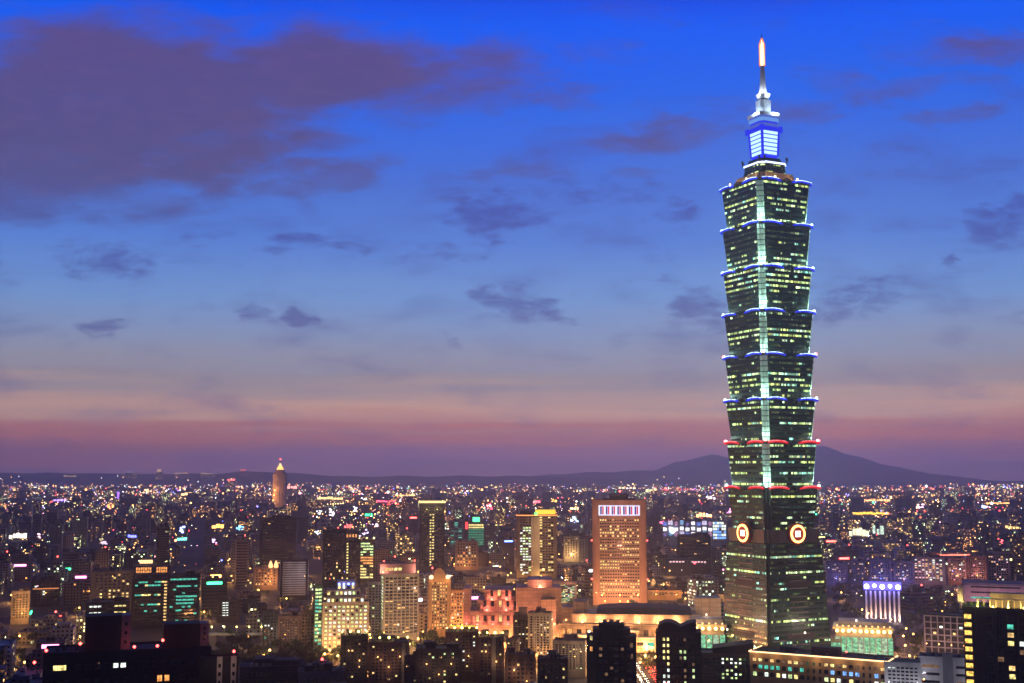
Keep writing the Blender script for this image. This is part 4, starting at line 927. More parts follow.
# --- blue topped building with vertical fins
B = block('blue_crowned_hall', 'building of tall pale fins under a crown of blazing blue white light', 'building', 869, 903, 590, 621, 1350, 0, .7, wall('violet_dark_wall', (.06, .05, .09)), mark='the blue crowned building')
for q in range(8): mb = MB(); mb.box((-.46 + q * .131) * B.w, -B.d/2 - .8, 0, 1.7, 1.6, B.h - 1); mb.build('fin', WHITEW, B.root)
mb = MB(); mb.box(0, 0, B.h + .01, B.w + 2.5, B.d + 2.5, 6); mb.build('light_crown', em('blue_white_crown', (.20, .16, 1.0), 1.6), B.root)
for s in range(5):
    x_ = (-.44 + s * .22) * B.w; mb = MB(); mb.ball((x_, -B.d/2 - 2.4, B.h + 3.4 + (s % 2) * .8), 2.4 - .5 * (s % 2), 8, 6); lo = mb.build('crown_lamp', em('crown_lamp_white', (.8, .85, 1.0), 8), B.root)
    lamp((x_, -B.d/2 - 6, B.h + 2), (.22, .20, 1.0), 5000, lo, 1); flood(B, x_, -B.d/2 - 7, 3, (1, .66, .55), 4200, .6)
    lamp((x_, -B.d/2 + 8, B.h + 8), (.15, .12, 1.0), 42000, lo, 1)

# --- open steel frame block and pink roofed hall
B = block('frame_block', 'unfinished looking dark block of open concrete frames near the pergola tower', 'building', 930, 978, 616, 657, 1080, -8, .6, BLACKW, mark='the open frame block')
for q in range(8): mb = MB(); mb.box((-.49 + q * .14) * B.w, -B.d/2 - .9, 0, .9, 1.2, B.h); mb.build('frame_post', wall('frame_grey', (.30, .27, .28)), B.root)
for j in range(6): mb = MB(); mb.box(0, -B.d/2 - .9 + .01, B.h * (.25 + j * .15) - 1, B.w, 1.3, .8); mb.build('frame_beam', wall('frame_grey', (.30, .27, .28)), B.root)
for q in range(4): flood(B, (-.4 + q * .26) * B.w, -B.d/2 - 14, 12, (1, .55, .45), 3500, .4)
for q in range(6): mb = MB(); mb.box((-.42 + q * .14) * B.w, -B.d/2 - .1, B.h * (.4 + .15 * (q % 3)), 2.4, .3, 1.6); mb.build('window', (DIM, WARM, WHT)[q % 3], B.root)
B = block('stadium_hall', 'broad pink lit hall with a flat lid roof and dark slots in its wall', 'hall', 974, 1040, 586, 606, 1500, 0, .6, wall('pink_panel', (.42, .30, .34)), mark='the pink hall')
mb = MB(); mb.box(0, 0, B.h + .01, B.w + 3, B.d + 3, 2.5); mb.build('roof_lid', GREYW, B.root)
for j in range(3): mb = MB(); mb.box(-.05 * B.w, -B.d/2 - .05, 8 + j * 6, B.w * .7, .3, 1.6); mb.build('slot_window', DARKGLASS if j else CYA, B.root)
for q in range(6): flood(B, (-.45 + q * .18) * B.w, -B.d/2 - 14, 4, (1, .5, .55), 4200, .6)
B = block('fan_pavilion', 'round pavilion of yellow lit vertical ribs beside the pink hall', 'pavilion', 960, 974, 587, 602, 1520, 0, .9, CRM)
for q in range(7): mb = MB(); mb.box((-.45 + q * .15) * B.w, -B.d/2 - .6, 2, .8, 1.0, B.h - 3); mb.build('rib', CRM, B.root)
for s in (-1, 1): flood(B, s * 5, -B.d/2 - 6, 3, (1, .8, .3), 5000, .5, E_YEL)

# --- dark foreground towers, bottom centre
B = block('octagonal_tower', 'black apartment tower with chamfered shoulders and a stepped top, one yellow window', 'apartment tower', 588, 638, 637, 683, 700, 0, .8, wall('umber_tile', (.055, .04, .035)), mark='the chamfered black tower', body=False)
m1 = mpp(700); w, d_, h = B.w, B.d, B.h
def octo(a, b_, c_): return [(-a + c_, -b_), (a - c_, -b_), (a, -b_ + c_), (a, b_ - c_), (a - c_, b_), (-a + c_, b_), (-a, b_ - c_), (-a, -b_ + c_)]
mb = MB(); P = octo(w/2, d_/2, w * .2); mb.prism(P, P, 0, h); P = octo(w * .38, d_ * .38, w * .14); mb.prism(P, P, h + .01, at(610, 630, 700).z); P = octo(w * .26, d_ * .26, w * .1); mb.prism(P, P, at(610, 630, 700).z + .01, at(610, 625.5, 700).z)
B.body = mb.build('wall', B.wall, B.root)
grid(B.root, w * .6, d_, h, 'front', 12, 5, lit=0, m=(.05, .05), z0=h - 44, wf=.55, hf=.45, pattern=lambda i, j, nf, nc, r: DIM if r.random() < .12 else 0.0)
for a_, px_, py_, m_ in ((0, 597, 641, YEL), (0, 603, 652, ORG), (0, 630, 659, DIM), (0, 633, 648, DIM)):
    o = bpy.data.objects.new('window', pane_mesh(2.0, 2.4, m_)); COL.objects.link(o); o.parent = B.root; s = -1 if px_ < 610 else 1; o.location = (s * w * .4, -d_ * .40 - w * .0, at(px_, py_, 700).z); o.rotation_euler = (0, 0, s * R(45)); o.location.x = s * (w/2 - w * .1 ) ; o.location.y = -d_/2 + w * .1
for j in range(10):
    for s in (-.13, .13): mb = MB(); mb.box(w * .22 + s * w, -d_/2 - .5, h - 7 - j * 4.2, 2.4, .9, 1.0); mb.build('balcony', wall('balcony_grey', (.22, .18, .17)), B.root)
for s in (-1, 0, 1): cyl(B, 'roof_tank', s * 4, 0, at(610, 625.5, 700).z + .02, 1.1, 2.0, METAL, 8)
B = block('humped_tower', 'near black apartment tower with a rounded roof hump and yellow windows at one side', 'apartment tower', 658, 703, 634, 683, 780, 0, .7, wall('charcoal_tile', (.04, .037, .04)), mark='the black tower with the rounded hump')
grid(B.root, B.w, B.d, B.h, 'front', 12, 10, z0=B.h - 48, wf=.5, hf=.5, m=(.04, .04), pattern=lambda i, j, nf, nc, r: (YEL if j > 6 else WHT) if (i in (1, 2) and r.random() < .7) else ((GRN if r.random() < .6 else DIM) if i in (5, 6, 8) and r.random() < .5 else 0.0))
mb = MB(); zz = at(680, 622.5, 780).z
for q in range(12):
    fa, fb = q / 12, (q + 1) / 12; f_ = lambda t_: B.h + (zz - B.h) * (.55 + .45 * abs(math.sin(math.pi * t_ * 1.5 + .3)))
    X0, X1 = B.w * (-.45 + .85 * fa), B.w * (-.45 + .85 * fb)
    mb.quad([(X0, -B.d/2 + 1, B.h), (X1, -B.d/2 + 1, B.h), (X1, -B.d/2 + 1, f_(fb)), (X0, -B.d/2 + 1, f_(fa))]); mb.quad([(X0, -B.d/2 + 1, f_(fa)), (X1, -B.d/2 + 1, f_(fb)), (X1, B.d/2 - 1, f_(fb)), (X0, B.d/2 - 1, f_(fa))])
mb.quad([(B.w * .4, -B.d/2 + 1, B.h), (B.w * .4, B.d/2 - 1, B.h), (B.w * .4, B.d/2 - 1, B.h + 4), (B.w * .4, -B.d/2 + 1, B.h + 4)]); mb.build('roof_hump', BLACKW, B.root)
def plainblock(name, label, cat, x0, x1, yt, yb, Y, wallm, nf, nc, lit, pal, rot=0, roofn=2, ratio=.7, wf=.5, hf=.5, z0=None, side=None, mark=None, **k):
    B = block(name, label, cat, x0, x1, yt, yb, Y, rot, ratio, wallm, mark=mark)
    z0 = 6 if z0 is None else z0
    grid(B.root, B.w, B.d, B.h, 'front', nf, nc, lit=lit, pal=pal, wf=wf, hf=hf, z0=z0, seed=int(x0), **k)
    if side: grid(B.root, B.w, B.d, B.h, side, nf, max(2, int(nc * ratio)), lit=lit, pal=pal, wf=wf, hf=hf, z0=z0, seed=int(x0) + 1, **k)
    r = random.Random(int(x0 * 7 + Y))
    if Y < 1100:
        for q in range(7): rbox(B, 'roof_unit', r.uniform(-.44, .44), r.uniform(-.4, .4), r.uniform(.04, .09), r.uniform(.06, .14), r.uniform(1.0, 2.2), mat=(GREYW, METAL, CONC)[q % 3])
        for q in range(2):
            m9 = MB(); ax, ay = r.uniform(-.4, .4) * B.w, r.uniform(-.3, .3) * B.d; m9.tube([(ax, ay, B.h), (ax, ay, B.h + 5)], .09, 4); m9.build('aerial', METAL, B.root)
        for q in range(1, 4): m9 = MB(); m9.box((-.5 + q * .25 + r.uniform(-.04, .04)) * B.w, -B.d/2 - .45, 0, .8, .8, B.h + .4); m9.build('pier', wallm, B.root)
    for q in range(roofn):
        rbox(B, 'roof_room', r.uniform(-.3, .3), r.uniform(-.1, .3), r.uniform(.15, .35), r.uniform(.2, .4), r.uniform(2.5, 5), mat=wallm if q % 2 else DARKC)
    for q in range(roofn): cyl(B, 'water_tank', r.uniform(-.42, .42) * B.w, r.uniform(-.3, .1) * B.d, B.h, 1.0, 2.2, METAL, 8)
    return B
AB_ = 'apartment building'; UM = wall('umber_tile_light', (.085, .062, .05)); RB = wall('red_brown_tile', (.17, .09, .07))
def walllights(B, n, power=650, col=(1, .62, .36)):  # unseen lamps added to brighten the dark wall fronts
    for q in range(n):
        x_ = (-.4 + .8 * (q + .5) / n) * B.w; zz = B.h - 9 - 7 * (q % 2)
        mb = MB(); mb.box(x_, -B.d/2 - 1.2, zz, .15, 2.4, .15); br = mb.build('lamp_bracket', METAL, B.root); m2 = MB(); m2.ball((x_, -B.d/2 - 2.6, zz), .35, 6, 4); m2.build('wall_lamp', E_ORG, br); lamp((x_, -B.d/2 - 5.5, zz - .5), col, power, br, .4)
def rooflights(B, n, mat=E_YEL, col=(1, .7, .2), power=700, r=.9):
    for q in range(n):
        x_ = (-.45 + .9 * q / max(1, n - 1)) * B.w; mb = MB(); mb.box(x_, -B.d/2 + 2, B.h + .01, .3, .3, 2.5); po = mb.build('roof_lamp', METAL, B.root); m2 = MB(); m2.ball((x_, -B.d/2 + 2, B.h + 2.6 + r), r * (.55 + .45 * ((q * 7) % 3) / 2), 7, 5); m2.build('lamp_globe', mat, po)
        if q % 2 == 0: lamp((x_, -B.d/2 + 1, B.h + 3 + r), col, power, po, .4)
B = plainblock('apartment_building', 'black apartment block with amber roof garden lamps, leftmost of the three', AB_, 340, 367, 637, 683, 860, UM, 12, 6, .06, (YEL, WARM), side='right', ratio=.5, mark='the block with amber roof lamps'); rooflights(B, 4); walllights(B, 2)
B = plainblock('apartment_building', 'dark brown block with amber roof lamps and a pale vertical window strip', AB_, 367, 408, 643, 683, 850, RB, 11, 9, .05, (YEL, WARM)); rooflights(B, 5); walllights(B, 3)
mb = MB(); mb.box(B.w * .36, -B.d/2 - .4, 0, 2.6, .7, B.h); mb.build('pilaster', BEIGE, B.root)
B = plainblock('apartment_building', 'narrow dark block filling the gap between two black lamp topped blocks', AB_, 404, 418, 657, 683, 845, DARKC, 8, 3, .08, (YEL, WARM))
B = plainblock('apartment_building', 'low dark block with scattered yellow windows between lamp topped neighbours', AB_, 415, 461, 650, 683, 840, UM, 9, 10, .12, (YEL, GRN, WARM), mark='the low block with yellow windows'); walllights(B, 3)
B = plainblock('apartment_building', 'brown block crowned by a bright yellow lit roof terrace below the red terraces', AB_, 445, 478, 633, 683, 880, RB, 13, 8, .07, (YEL, WHT)); rooflights(B, 5, power=1600); walllights(B, 2)
mb = MB(); mb.box(0, 2, B.h + 3.4, B.w * .8, 5, .6); mb.build('pergola', room('yellow_pergola', (1, .75, .12), .9), B.root)
B = plainblock('apartment_building', 'brown block with pale window pier and yellow roof lamps before the terraces', AB_, 478, 504, 638, 683, 860, RB, 12, 6, .07, (YEL, DIM)); rooflights(B, 4, power=1600); walllights(B, 2)
mb = MB(); mb.box(B.w * .1, -B.d/2 - .4, 0, 3.0, .7, B.h); mb.build('pilaster', BEIGE, B.root)
B = plainblock('apartment_building', 'beige stair shaped apartment tower with one green lit window', AB_, 528, 553, 614, 683, 960, BEIGE, 16, 6, .16, (WARM, WHT, YEL), side='right', rot=-5, mark='the beige stair shaped tower'); flood(B, 3, -B.d/2 - 16, B.h - 14, (1, .62, .35), 8500, .3)
B = plainblock('apartment_building', 'dim grey tower with a lower shoulder just left of the beige tower', AB_, 513, 530, 618, 683, 980, DARKC, 15, 4, .15, (YEL, WHT))
rbox(B, 'roof_room', .1, .1, .5, .5, 8, mat=BEIGE)
B = plainblock('apartment_building', 'wide beige block with a dark roof and warm windows before the exhibition hall', AB_, 553, 588, 642, 683, 900, BEIGE, 12, 8, .14, (YEL, WHT, GRN), side='right', rot=-6); flood(B, 6, -B.d/2 - 16, B.h - 8, (1, .65, .4), 6500, .3)
B = plainblock('apartment_building', 'dark block with two bright yellow windows under the wide beige block', AB_, 538, 568, 660, 683, 790, DARKC, 8, 7, .08, (YEL, GRN))
B = plainblock('apartment_building', 'reddish windowless gable block among the dark roofs below the terraces', AB_, 505, 536, 656, 683, 820, RB, 7, 6, .03, (WARM,), roofn=3); walllights(B, 2, 1300)
B = plainblock('apartment_building', 'short pale grey block with a flat roof at the foot of the terraces', AB_, 506, 520, 640, 668, 1000, GREYW, 8, 4, .1, (YEL, WHT))
B = plainblock('apartment_building', 'low grey block with stacked balconies under the black complex edge', AB_, 236, 300, 668, 683, 760, DARKC, 5, 12, .06, (YEL, WARM), roofn=5)
B = plainblock('apartment_building', 'low broad block at the bottom edge with cluttered roof and few lights', AB_, 296, 342, 673, 683, 740, GREYW, 4, 9, .06, (YEL, WARM), roofn=5)

# --- middle distance, left
B = plainblock('office_building', 'wide dark office with patches of teal lit floors and an amber edge line', 'office building', 129, 166, 579, 628, 1400, BLACKW, 13, 10, .2, (CYA, GRN, WHT), pattern=lambda i, j, nf, nc, r: WARM if i == nc - 1 and r.random() < .9 else ((YEL if r.random() < .3 else CYA) if j in (11, 12, 5, 3, 8) and r.random() < .55 else 0.0), wf=.85, mark='the teal lit office')
B = plainblock('office_building', 'dark office with three bright cyan floors, joined to the teal lit one', 'office building', 166, 197, 576, 628, 1420, BLACKW, 13, 9, .2, (CYA,), pattern=lambda i, j, nf, nc, r: CYA if ((j in (5, 6, 7) and 1 < i < 8) or (j in (12, 10) and r.random() < .6) or r.random() < .1) else 0.0, wf=.9, side='right', ratio=.6)
B = plainblock('apartment_building', 'square beige block with sparse yellow windows over the black complex', AB_, 88, 128, 572, 610, 1500, wall('dusty_beige', (.20, .16, .13)), 10, 8, .14, (YEL, WARM), mark='the square beige block'); flood(B, 0, -B.d/2 - 40, 40, (1, .6, .4), 7000, .4)
B = plainblock('apartment_building', 'small amber floodlit balcony block at the far left edge', AB_, 10, 27, 592, 624, 1350, CRM, 10, 5, .2, (WARM, ORG), bal=True, mark='the amber balcony block'); flood(B, 2, -B.d/2 - 12, 12, SOD, 12000, .4); lamp((3, -B.d/2 - 18, 30), (1, .45, .15), 12000, B.root)
B = plainblock('building', 'dark square block with a glowing orange ledge beneath its blank top', 'building', 29, 56, 581, 606, 1450, DARKC, 7, 6, .03, (WHT,)); mb = MB(); mb.box(0, -B.d/2 - .6, B.h - 9, B.w * .9, .8, 1.0); mb.build('lit_ledge', em('orange_ledge', (1, .35, .12), .9), B.root); flood(B, 0, -B.d/2 - 4, B.h - 13, SOD, 900, .4)
B = plainblock('hall', 'low roofed hall whose upper wall glows with orange vertical openings', 'hall', 130, 166, 566, 577, 1850, DARKC, 2, 14, .8, (ORG,), z0=6, pattern=lambda i, j, nf, nc, r: ORG if i not in (7, 8) else 0.0, hf=.8, wf=.7); mb = MB(); mb.box(-8, 0, B.h + 3, B.w * .35, B.d * .4, 4); mb.build('lit_lantern_roof', em('orange_roof_glow', (1, .6, .25), 2.2), B.root)
B = plainblock('office_building', 'black block with four white lit windows strips behind the dark complex roof', 'office building', 82, 124, 603, 640, 1150, BLACKW, 9, 9, .1, (WHT, YEL), pattern=lambda i, j, nf, nc, r: (WHT if i < 4 else YEL) if j in (8, 6, 5) and i not in (4, 5) and r.random() < .8 else 0.0, wf=.8)
B = plainblock('office_tower', 'tall dark office slab with faint dim floor lines left of centre', 'office tower', 258, 294, 519, 575, 2100, wall('slate_panel', (.06, .055, .07)), 22, 12, .05, (DIM, DIM, WARM), wf=.85, hf=.4, mark='the tall dark slab')
B = block('banded_tower', 'pale rounded tower wrapped in grey and white horizontal bands', 'office tower', 279, 306, 561, 600, 1620, 0, .8, BLACKW, mark='the banded tower')
for j in range(15):
    mb = MB(); P = [(B.w * .53 * math.cos(a_), B.d * .53 * math.sin(a_)) for a_ in [2 * math.pi * q / 20 for q in range(20)]]
    P = [(max(-B.w * .5 - .9, min(B.w * .5 + .9, p[0] * 1.25)), max(-B.d * .5 - .9, min(B.d * .5 + .9, p[1] * 1.25))) for p in P]; mb.prism(P, P, 6 + j * (B.h - 6) / 15, 6 + j * (B.h - 6) / 15 + 1.7); mb.build('band', WHITEW, B.root)
cyl(B, 'roof_drum', 3, 0, B.h + .1, 6, 5, GREYW)
flood(B, 12, -B.d/2 - 22, 30, (.95, .85, 1), 7000, .4)
B = plainblock('apartment_building', 'pale pink twin block lit from the street beside a dark tree clump', AB_, 277, 300, 617, 650, 1180, wall('rose_tile', (.34, .24, .18)), 9, 7, .1, (WARM, YEL), bal=True, side='right', rot=-8, mark='the pale pink twin block'); flood(B, 0, -B.d/2 - 20, 16, (1, .55, .35), 7000, .3)
B = plainblock('apartment_building', 'teal tinted narrow block with small lights beside the pink twin block', AB_, 262, 277, 613, 652, 1200, wall('teal_tile', (.08, .12, .12)), 10, 4, .15, (WHT, CYA))
B = plainblock('apartment_building', 'brown unlit slab standing between the pink twin block and the stepped office', AB_, 300, 314, 612, 655, 1230, wall('mud_tile', (.12, .09, .07)), 10, 4, .05, (WARM,))
B = plainblock('car_park', 'low concrete building with a bright zigzag of white stair lights', 'building', 216, 238, 600, 622, 1330, DARKC, 6, 6, .2, (WHT,), pattern=lambda i, j, nf, nc, r: WHT if i in (1, 2) else 0.0, wf=.8, hf=.35)
B = plainblock('temple_gate', 'pinkish block carrying two tall flame shaped lamps on its roof', 'building', 252, 276, 568, 590, 1750, PINKW, 6, 7, .35, (ORG, WARM), roofn=0, mark='the block with two flame lamps')
for s in (.2, .42):
    mb = MB(); mb.tube([(s * B.w, -B.d/2 + 2, B.h), (s * B.w, -B.d/2 + 2, B.h + 4), (s * B.w, -B.d/2 + 2, B.h + 9)], [3.0, 2.6, .6], 8); mb.build('flame_lamp', em('flame_glow', (1, .50, .20), 2.4), B.root)
flood(B, 6, -B.d/2 - 10, 12, SOD, 14000, .5)

# --- middle distance, centre
B = plainblock('office_tower', 'slender dark tower with a glowing amber crown line and yellow window column', 'office tower', 419, 444, 504, 570, 1900, wall('night_granite', (.05, .05, .05)), 22, 8, .1, (YEL,), wf=.6, hf=.45, roofn=1, pattern=lambda i, j, nf, nc, r: YEL if i in (3, 4) and r.random() < .85 and j < 19 else (DIM if r.random() < .08 else 0.0), mark='the slender tower with the amber crown')
mb = MB(); mb.box(0, 0, B.h + 1.6, B.w + 3, B.d + 3, 2.6); mb.build('crown_light', em('amber_crown', (1, .72, .25), 2.2), B.root)
for s in (-1, 1): flood(B, s * 8, -B.d/2 - 6, B.h - 8, (1, .8, .3), 4000, .4, E_YEL)
B = plainblock('office_tower', 'twin part office tower, white lit floors one side and a tan lit centre pier', 'office tower', 517, 557, 515, 578, 1800, wall('tan_panel', (.26, .19, .11)), 22, 12, .3, (WHT, GRN), wf=.8, hf=.5, roofn=1, pattern=lambda i, j, nf, nc, r: (None if i in (5, 6) else ((WHT if r.random() < .6 else GRN) if i < 4 and r.random() < .62 and j < 19 else ((YEL if r.random() < .6 else 0.0) if i == 7 or i > 9 and r.random() < .5 else 0.0))), mark='the twin part office tower')
mb = MB(); mb.box(-2, -B.d/2 - 1, 0, B.w * .22, 2.4, B.h - 3); mb.build('centre_pier', CRM, B.root); flood(B, 6, -B.d/2 - 10, 4, (1, .55, .2), 8000, .6); lamp((2, -B.d/2 - 18, B.h * .5), (1, .58, .25), 9000, B.root); lamp((4, -B.d/2 - 18, B.h * .85), (1, .58, .25), 9000, B.root)
rail(B, 'roof_light_line', em('orange_line', (1, .30, .08), 2.4), B.h - 1, 1.0, .5)
mb = MB(); mb.box(B.w * .22, -B.d/2 + 3, B.h + 1, B.w * .5, 4, 6.5); mb.build('roof_sign', em('yellow_sign', (1, .58, .05), 1.6), B.root)
mb = MB(); mb.ball((-1, -B.d/2 - 2, B.h + 2), 2.6, 8, 6); mb.build('sign_lamp', em('green_orb', (.15, 1, .15), 3), B.root)
B = plainblock('office_building', 'office with green glass and a glowing green oval sign on its roof', 'office building', 467, 485, 523, 548, 2400, wall('green_tile', (.12, .22, .14)), 9, 7, .6, (CYA, GRN), wf=.9, hf=.6, roofn=0, pattern=lambda i, j, nf, nc, r: (YEL if j > 6 else room('deep_green_room', (.05, .6, .35), .6)), mark='the green sign office')
mb = MB(); P = [(7 * math.cos(a_), 7 * math.sin(a_) * .3) for a_ in [2 * math.pi * q / 20 for q in range(20)]]; mb.prism(P, P, B.h + 2, B.h + 11); mb.build('roof_sign', em('green_oval', (.10, 1, .40), 2.4), B.root)
mb = MB(); mb.box(-B.w/2 - 1, -B.d/2 - 1, B.h - 12, 5, 1.5, 14); mb.build('red_sign', em('red_sign_glow', (1, .06, .06), 2.4), B.root)
B = plainblock('apartment_building', 'dark tower striped by teal balconies next to the green sign office', AB_, 449, 463, 521, 550, 2380, GREYW, 12, 3, .5, (CYA, room('dusty_teal', (.2, .6, .6), .4)), wf=.8)
B = plainblock('apartment_building', 'amber lit stone block between the slender tower and the striped one', AB_, 455, 478, 542, 570, 2100, PINKW, 8, 7, .35, (WARM, ORG, WHT)); flood(B, -3, -B.d/2 - 12, 8, SOD, 12000, .5)
B = plainblock('apartment_building', 'tan lit slab right of the twin part office tower', AB_, 564, 579, 537, 562, 2400, CRM, 12, 5, .15, (WARM, YEL)); flood(B, 0, -B.d/2 - 12, 12, (1, .6, .25), 24000, .6)
B = plainblock('apartment_building', 'grey twin slab with dull windows behind the tan lit slab', AB_, 579, 588, 540, 562, 2450, GREYW, 12, 3, .08, (WARM,))
B = plainblock('apartment_tower', 'dark tower with a column of yellow windows left of the lit atrium block', 'apartment tower', 344, 360, 541, 590, 1720, wall('night_granite', (.05, .05, .05)), 15, 4, .3, (YEL,), pattern=lambda i, j, nf, nc, r: YEL if i == 0 and r.random() < .8 else (DIM if r.random() < .15 else 0.0))
B = plainblock('office_building', 'olive block with brightly lit yellow and green atrium floors', 'office building', 358, 374, 541, 583, 1740, wall('olive_panel', (.18, .17, .09)), 13, 4, .8, (YEL, GRN, ORG), wf=.95, hf=.55, pattern=lambda i, j, nf, nc, r: (ORG if 4 < j < 8 else (GRN if j > 7 else YEL)) if r.random() < .75 else 0.0, mark='the lit atrium block'); rooflights(B, 3, E_YEL, power=0, r=1.2)
B = plainblock('apartment_building', 'black stepped tower standing left of the yellow windowed tower', AB_, 322, 345, 531, 588, 1900, BLACKW, 14, 7, .08, (YEL, WARM, CYA), roofn=3)
B = plainblock('apartment_building', 'brown block with a row of orange lamps under its roof near the dark slab', AB_, 341, 358, 532, 542, 2100, BROWNW, 4, 5, .4, (ORG,))
B = plainblock('office_building', 'white lit billboard sized block shining blue white behind the city blocks', 'office building', 712, 728, 521, 542, 2800, wall('screen_wall', (.4, .4, .5)), 6, 6, .9, (WHT, BLU), wf=.9, hf=.8)
B = block('screen_building', 'long building covered in blazing white and violet light panels', 'shopping centre', 664, 714, 523, 545, 2820, 0, .4, wall('screen_wall', (.4, .4, .5)), mark='the building of white light panels')
for q in range(9):
    for j in range(3):
        kq = (q * 5 + j * 7 + q * j) % 6
        mb = MB(); mb.box((-.45 + q * .112) * B.w, -B.d/2 - .5, 18 + j * 11 + (q % 2) * 2, B.w * (.06 + .01 * (kq % 4)), .8, 6 + kq * .7); mb.build('light_panel', room('panel_glow_%d' % kq, ((.45, .3, .9), (1, .95, 1), (.2, .3, 1), (.8, .7, 1), (.9, .45, .8), (.3, .6, 1))[kq], (.5, 2.2, .9, 1.2, .6, .8)[kq]), B.root)
mb = MB(); mb.ball((-B.w * .3, -B.d/2 - 3, 30), 6, 10, 7); mb.build('spotlight', em('white_blue_spot', (.7, .85, 1), 4), B.root)
B = plainblock('office_building', 'dark office with faint lines and a thin yellow base in front of the panels', 'office building', 679, 712, 536, 572, 2150, wall('slate_panel', (.06, .055, .07)), 12, 10, .06, (WARM, DIM), wf=.8, hf=.4)
B = plainblock('hall', 'low long hall with a row of white and pink lit slots left of the skyscraper', 'hall', 668, 712, 560, 575, 1900, DARKC, 2, 12, .7, (WHT,), z0=16, pattern=lambda i, j, nf, nc, r: room('pink_room', (1, .6, .65), 1.5) if j == 1 and i not in (5, 6) else 0.0, hf=.9, wf=.7, roofn=1)
B = plainblock('apartment_building', 'orange lit low block right beside the salmon tower foot', AB_, 649, 683, 591, 600, 1540, wall('orange_stone', (.42, .27, .15)), 4, 10, .2, (ORG, DIM), wf=.7); flood(B, -10, -B.d/2 - 10, 8, SOD, 8000, .5); flood(B, 14, -B.d/2 - 10, 8, SOD, 8000, .5)

# --- far landmark tower on the left horizon
Y0 = 5600
B = block('stepped_skyscraper', 'distant stepped skyscraper with a gold lit pyramid top on the left horizon', 'skyscraper', 272, 286, 474, 507, Y0, -10, .9, wall('dusk_stone', (.42, .30, .26)), mark='the distant gold topped skyscraper')
w, d_ = B.w, B.d
z_ = B.h; 
for (f0, f1, dz, nm, mt) in ((.8, .8, 10, 'upper_storey', B.wall), (.62, .62, 9, 'upper_storey', B.wall), (.55, .3, 16, 'crown', em('gold_crown', (1, .52, .12), 2.6)), (.25, .12, 12, 'crown', em('gold_crown_top', (1, .65, .3), 2.2)), (.05, .02, 14, 'spire', METAL)):
    mb = MB(); P = octo(w/2 * f0, d_/2 * f0, w * .1 * f0); P1 = octo(w/2 * f1, d_/2 * f1, w * .1 * f1); mb.prism(P, P1, z_ + .02, z_ + dz); mb.build(nm, mt, B.root); z_ += dz
beacon(B, 0, 0, z_, 0, 3)
for q in range(4): flood(B, -w/2 + 3 + q * 3, -d_/2 - 14, 8 + q * 22, SOD, 26000, 2.2)
for q in range(6): lamp((-w * .45, -d_/2 - 22, 25 + q * 28), SOD, 20000, B.root, 2)
for q in range(3): mb = MB(); mb.box((-.3 + q * .3) * w, -d_/2 - .5, 5, w * .12, 1, B.h - 10); mb.build('pier', B.wall, B.root)

# --- right middle: purple slabs and elevated highway
PW = wall('dull_purple_render', (.20, .17, .20))
for i, (xa, xb, yt, Y, nm) in enumerate([(828, 848, 563, 2050, 'first'), (848, 866, 562, 2100, ''), (872, 893, 560, 2150, ''), (896, 916, 562, 2050, ''), (916, 948, 558, 2000, ''), (950, 968, 559, 2080, ''), (970, 988, 557, 2120, ''), (990, 1012, 552, 2250, '')]):
    lab = ['purple tinted slab just right of the skyscraper at mid height', 'purple slab second from the skyscraper with thin pink lights', 'dull purple slab behind the blue crowned building', 'grey violet slab with a dark gap beside it, above the blue crown',
           'wide pinkish white lit slab with many windows near the park', 'brown red slab beside the wide white lit one', 'rust tinted slab with a lit roof line on the right', 'tall dim slab at the right edge above the pink hall'][i]
    B = plainblock('apartment_slab', lab, 'apartment building', xa, xb, yt, 585, Y, PW if i not in (5, 6) else wall('rust_render', (.26, .13, .09)), 11, 8, .14 if i != 4 else .5, (WARM, WHT, room('pink_room', (1, .6, .65), 1.5)), roofn=1, wf=.6)
    if i in (4, 5, 6): flood(B, 0, -B.d/2 - 14, 14, (1, .45, .4), 15000, .6)
    if i in (0, 2, 3): flood(B, 0, -B.d/2 - 14, 10, (.3, .25, 1), 9000, .5, E_BLU)
hwy = empty('elevated_road', (at(930, 500, 6200).x, 6200, 0)); tag(hwy, 'long elevated road carrying a line of orange lamps across the right distance', 'road bridge')
mb = MB(); mb.box(0, 0, 20, 1300, 22, 3); mb.build('deck', CONC, hwy)
for q in range(14): mb = MB(); mb.box(-620 + q * 95, 0, 0, 6, 8, 20); mb.build('pier', CONC, hwy)
for q in range(40): mb = MB(); mb.box(-630 + q * 32, -9, 23, .8, .8, 8); mb.ball((-630 + q * 32, -9, 32), 1.9, 6, 4, 1); mb.build('lamp', [METAL, em('road_lamp_orange', (1, .42, .12), 5)], hwy)
rd = empty('viaduct', (at(232, 640, 1080).x, 1080, 0)); tag(rd, 'pale lit viaduct crossing the dark park behind the black complex', 'road bridge')
mb = MB(); mb.box(0, 0, 7, 62, 10, 1.2); mb.build('deck', CRM, rd)
for q in range(5): mb = MB(); mb.box(-26 + q * 13, 0, 0, 1.6, 3, 7); mb.build('pier', CONC, rd)
for q in range(6): mb = MB(); mb.box(-28 + q * 11, -5.3, 8.2, .2, .2, 6); mb.ball((-28 + q * 11, -5.3, 14.6), .7, 6, 4, 1); lo = mb.build('lamp', [METAL, E_YEL], rd); lamp((-28 + q * 11, -7.5, 14), (1, .85, .55), 1100, lo, .4)
HERO.append((195, 268, 634, 648, 1080, rd.location.x, 1080, 34, 8))
reserve(200, 262, 626, 672, 1000, 30)      # open dark ground with trees
reserve(900, 958, 600, 655, 1150, 40); reserve(835, 868, 585, 622, 1400, 30); reserve(640, 657, 650, 683, 880, 12)

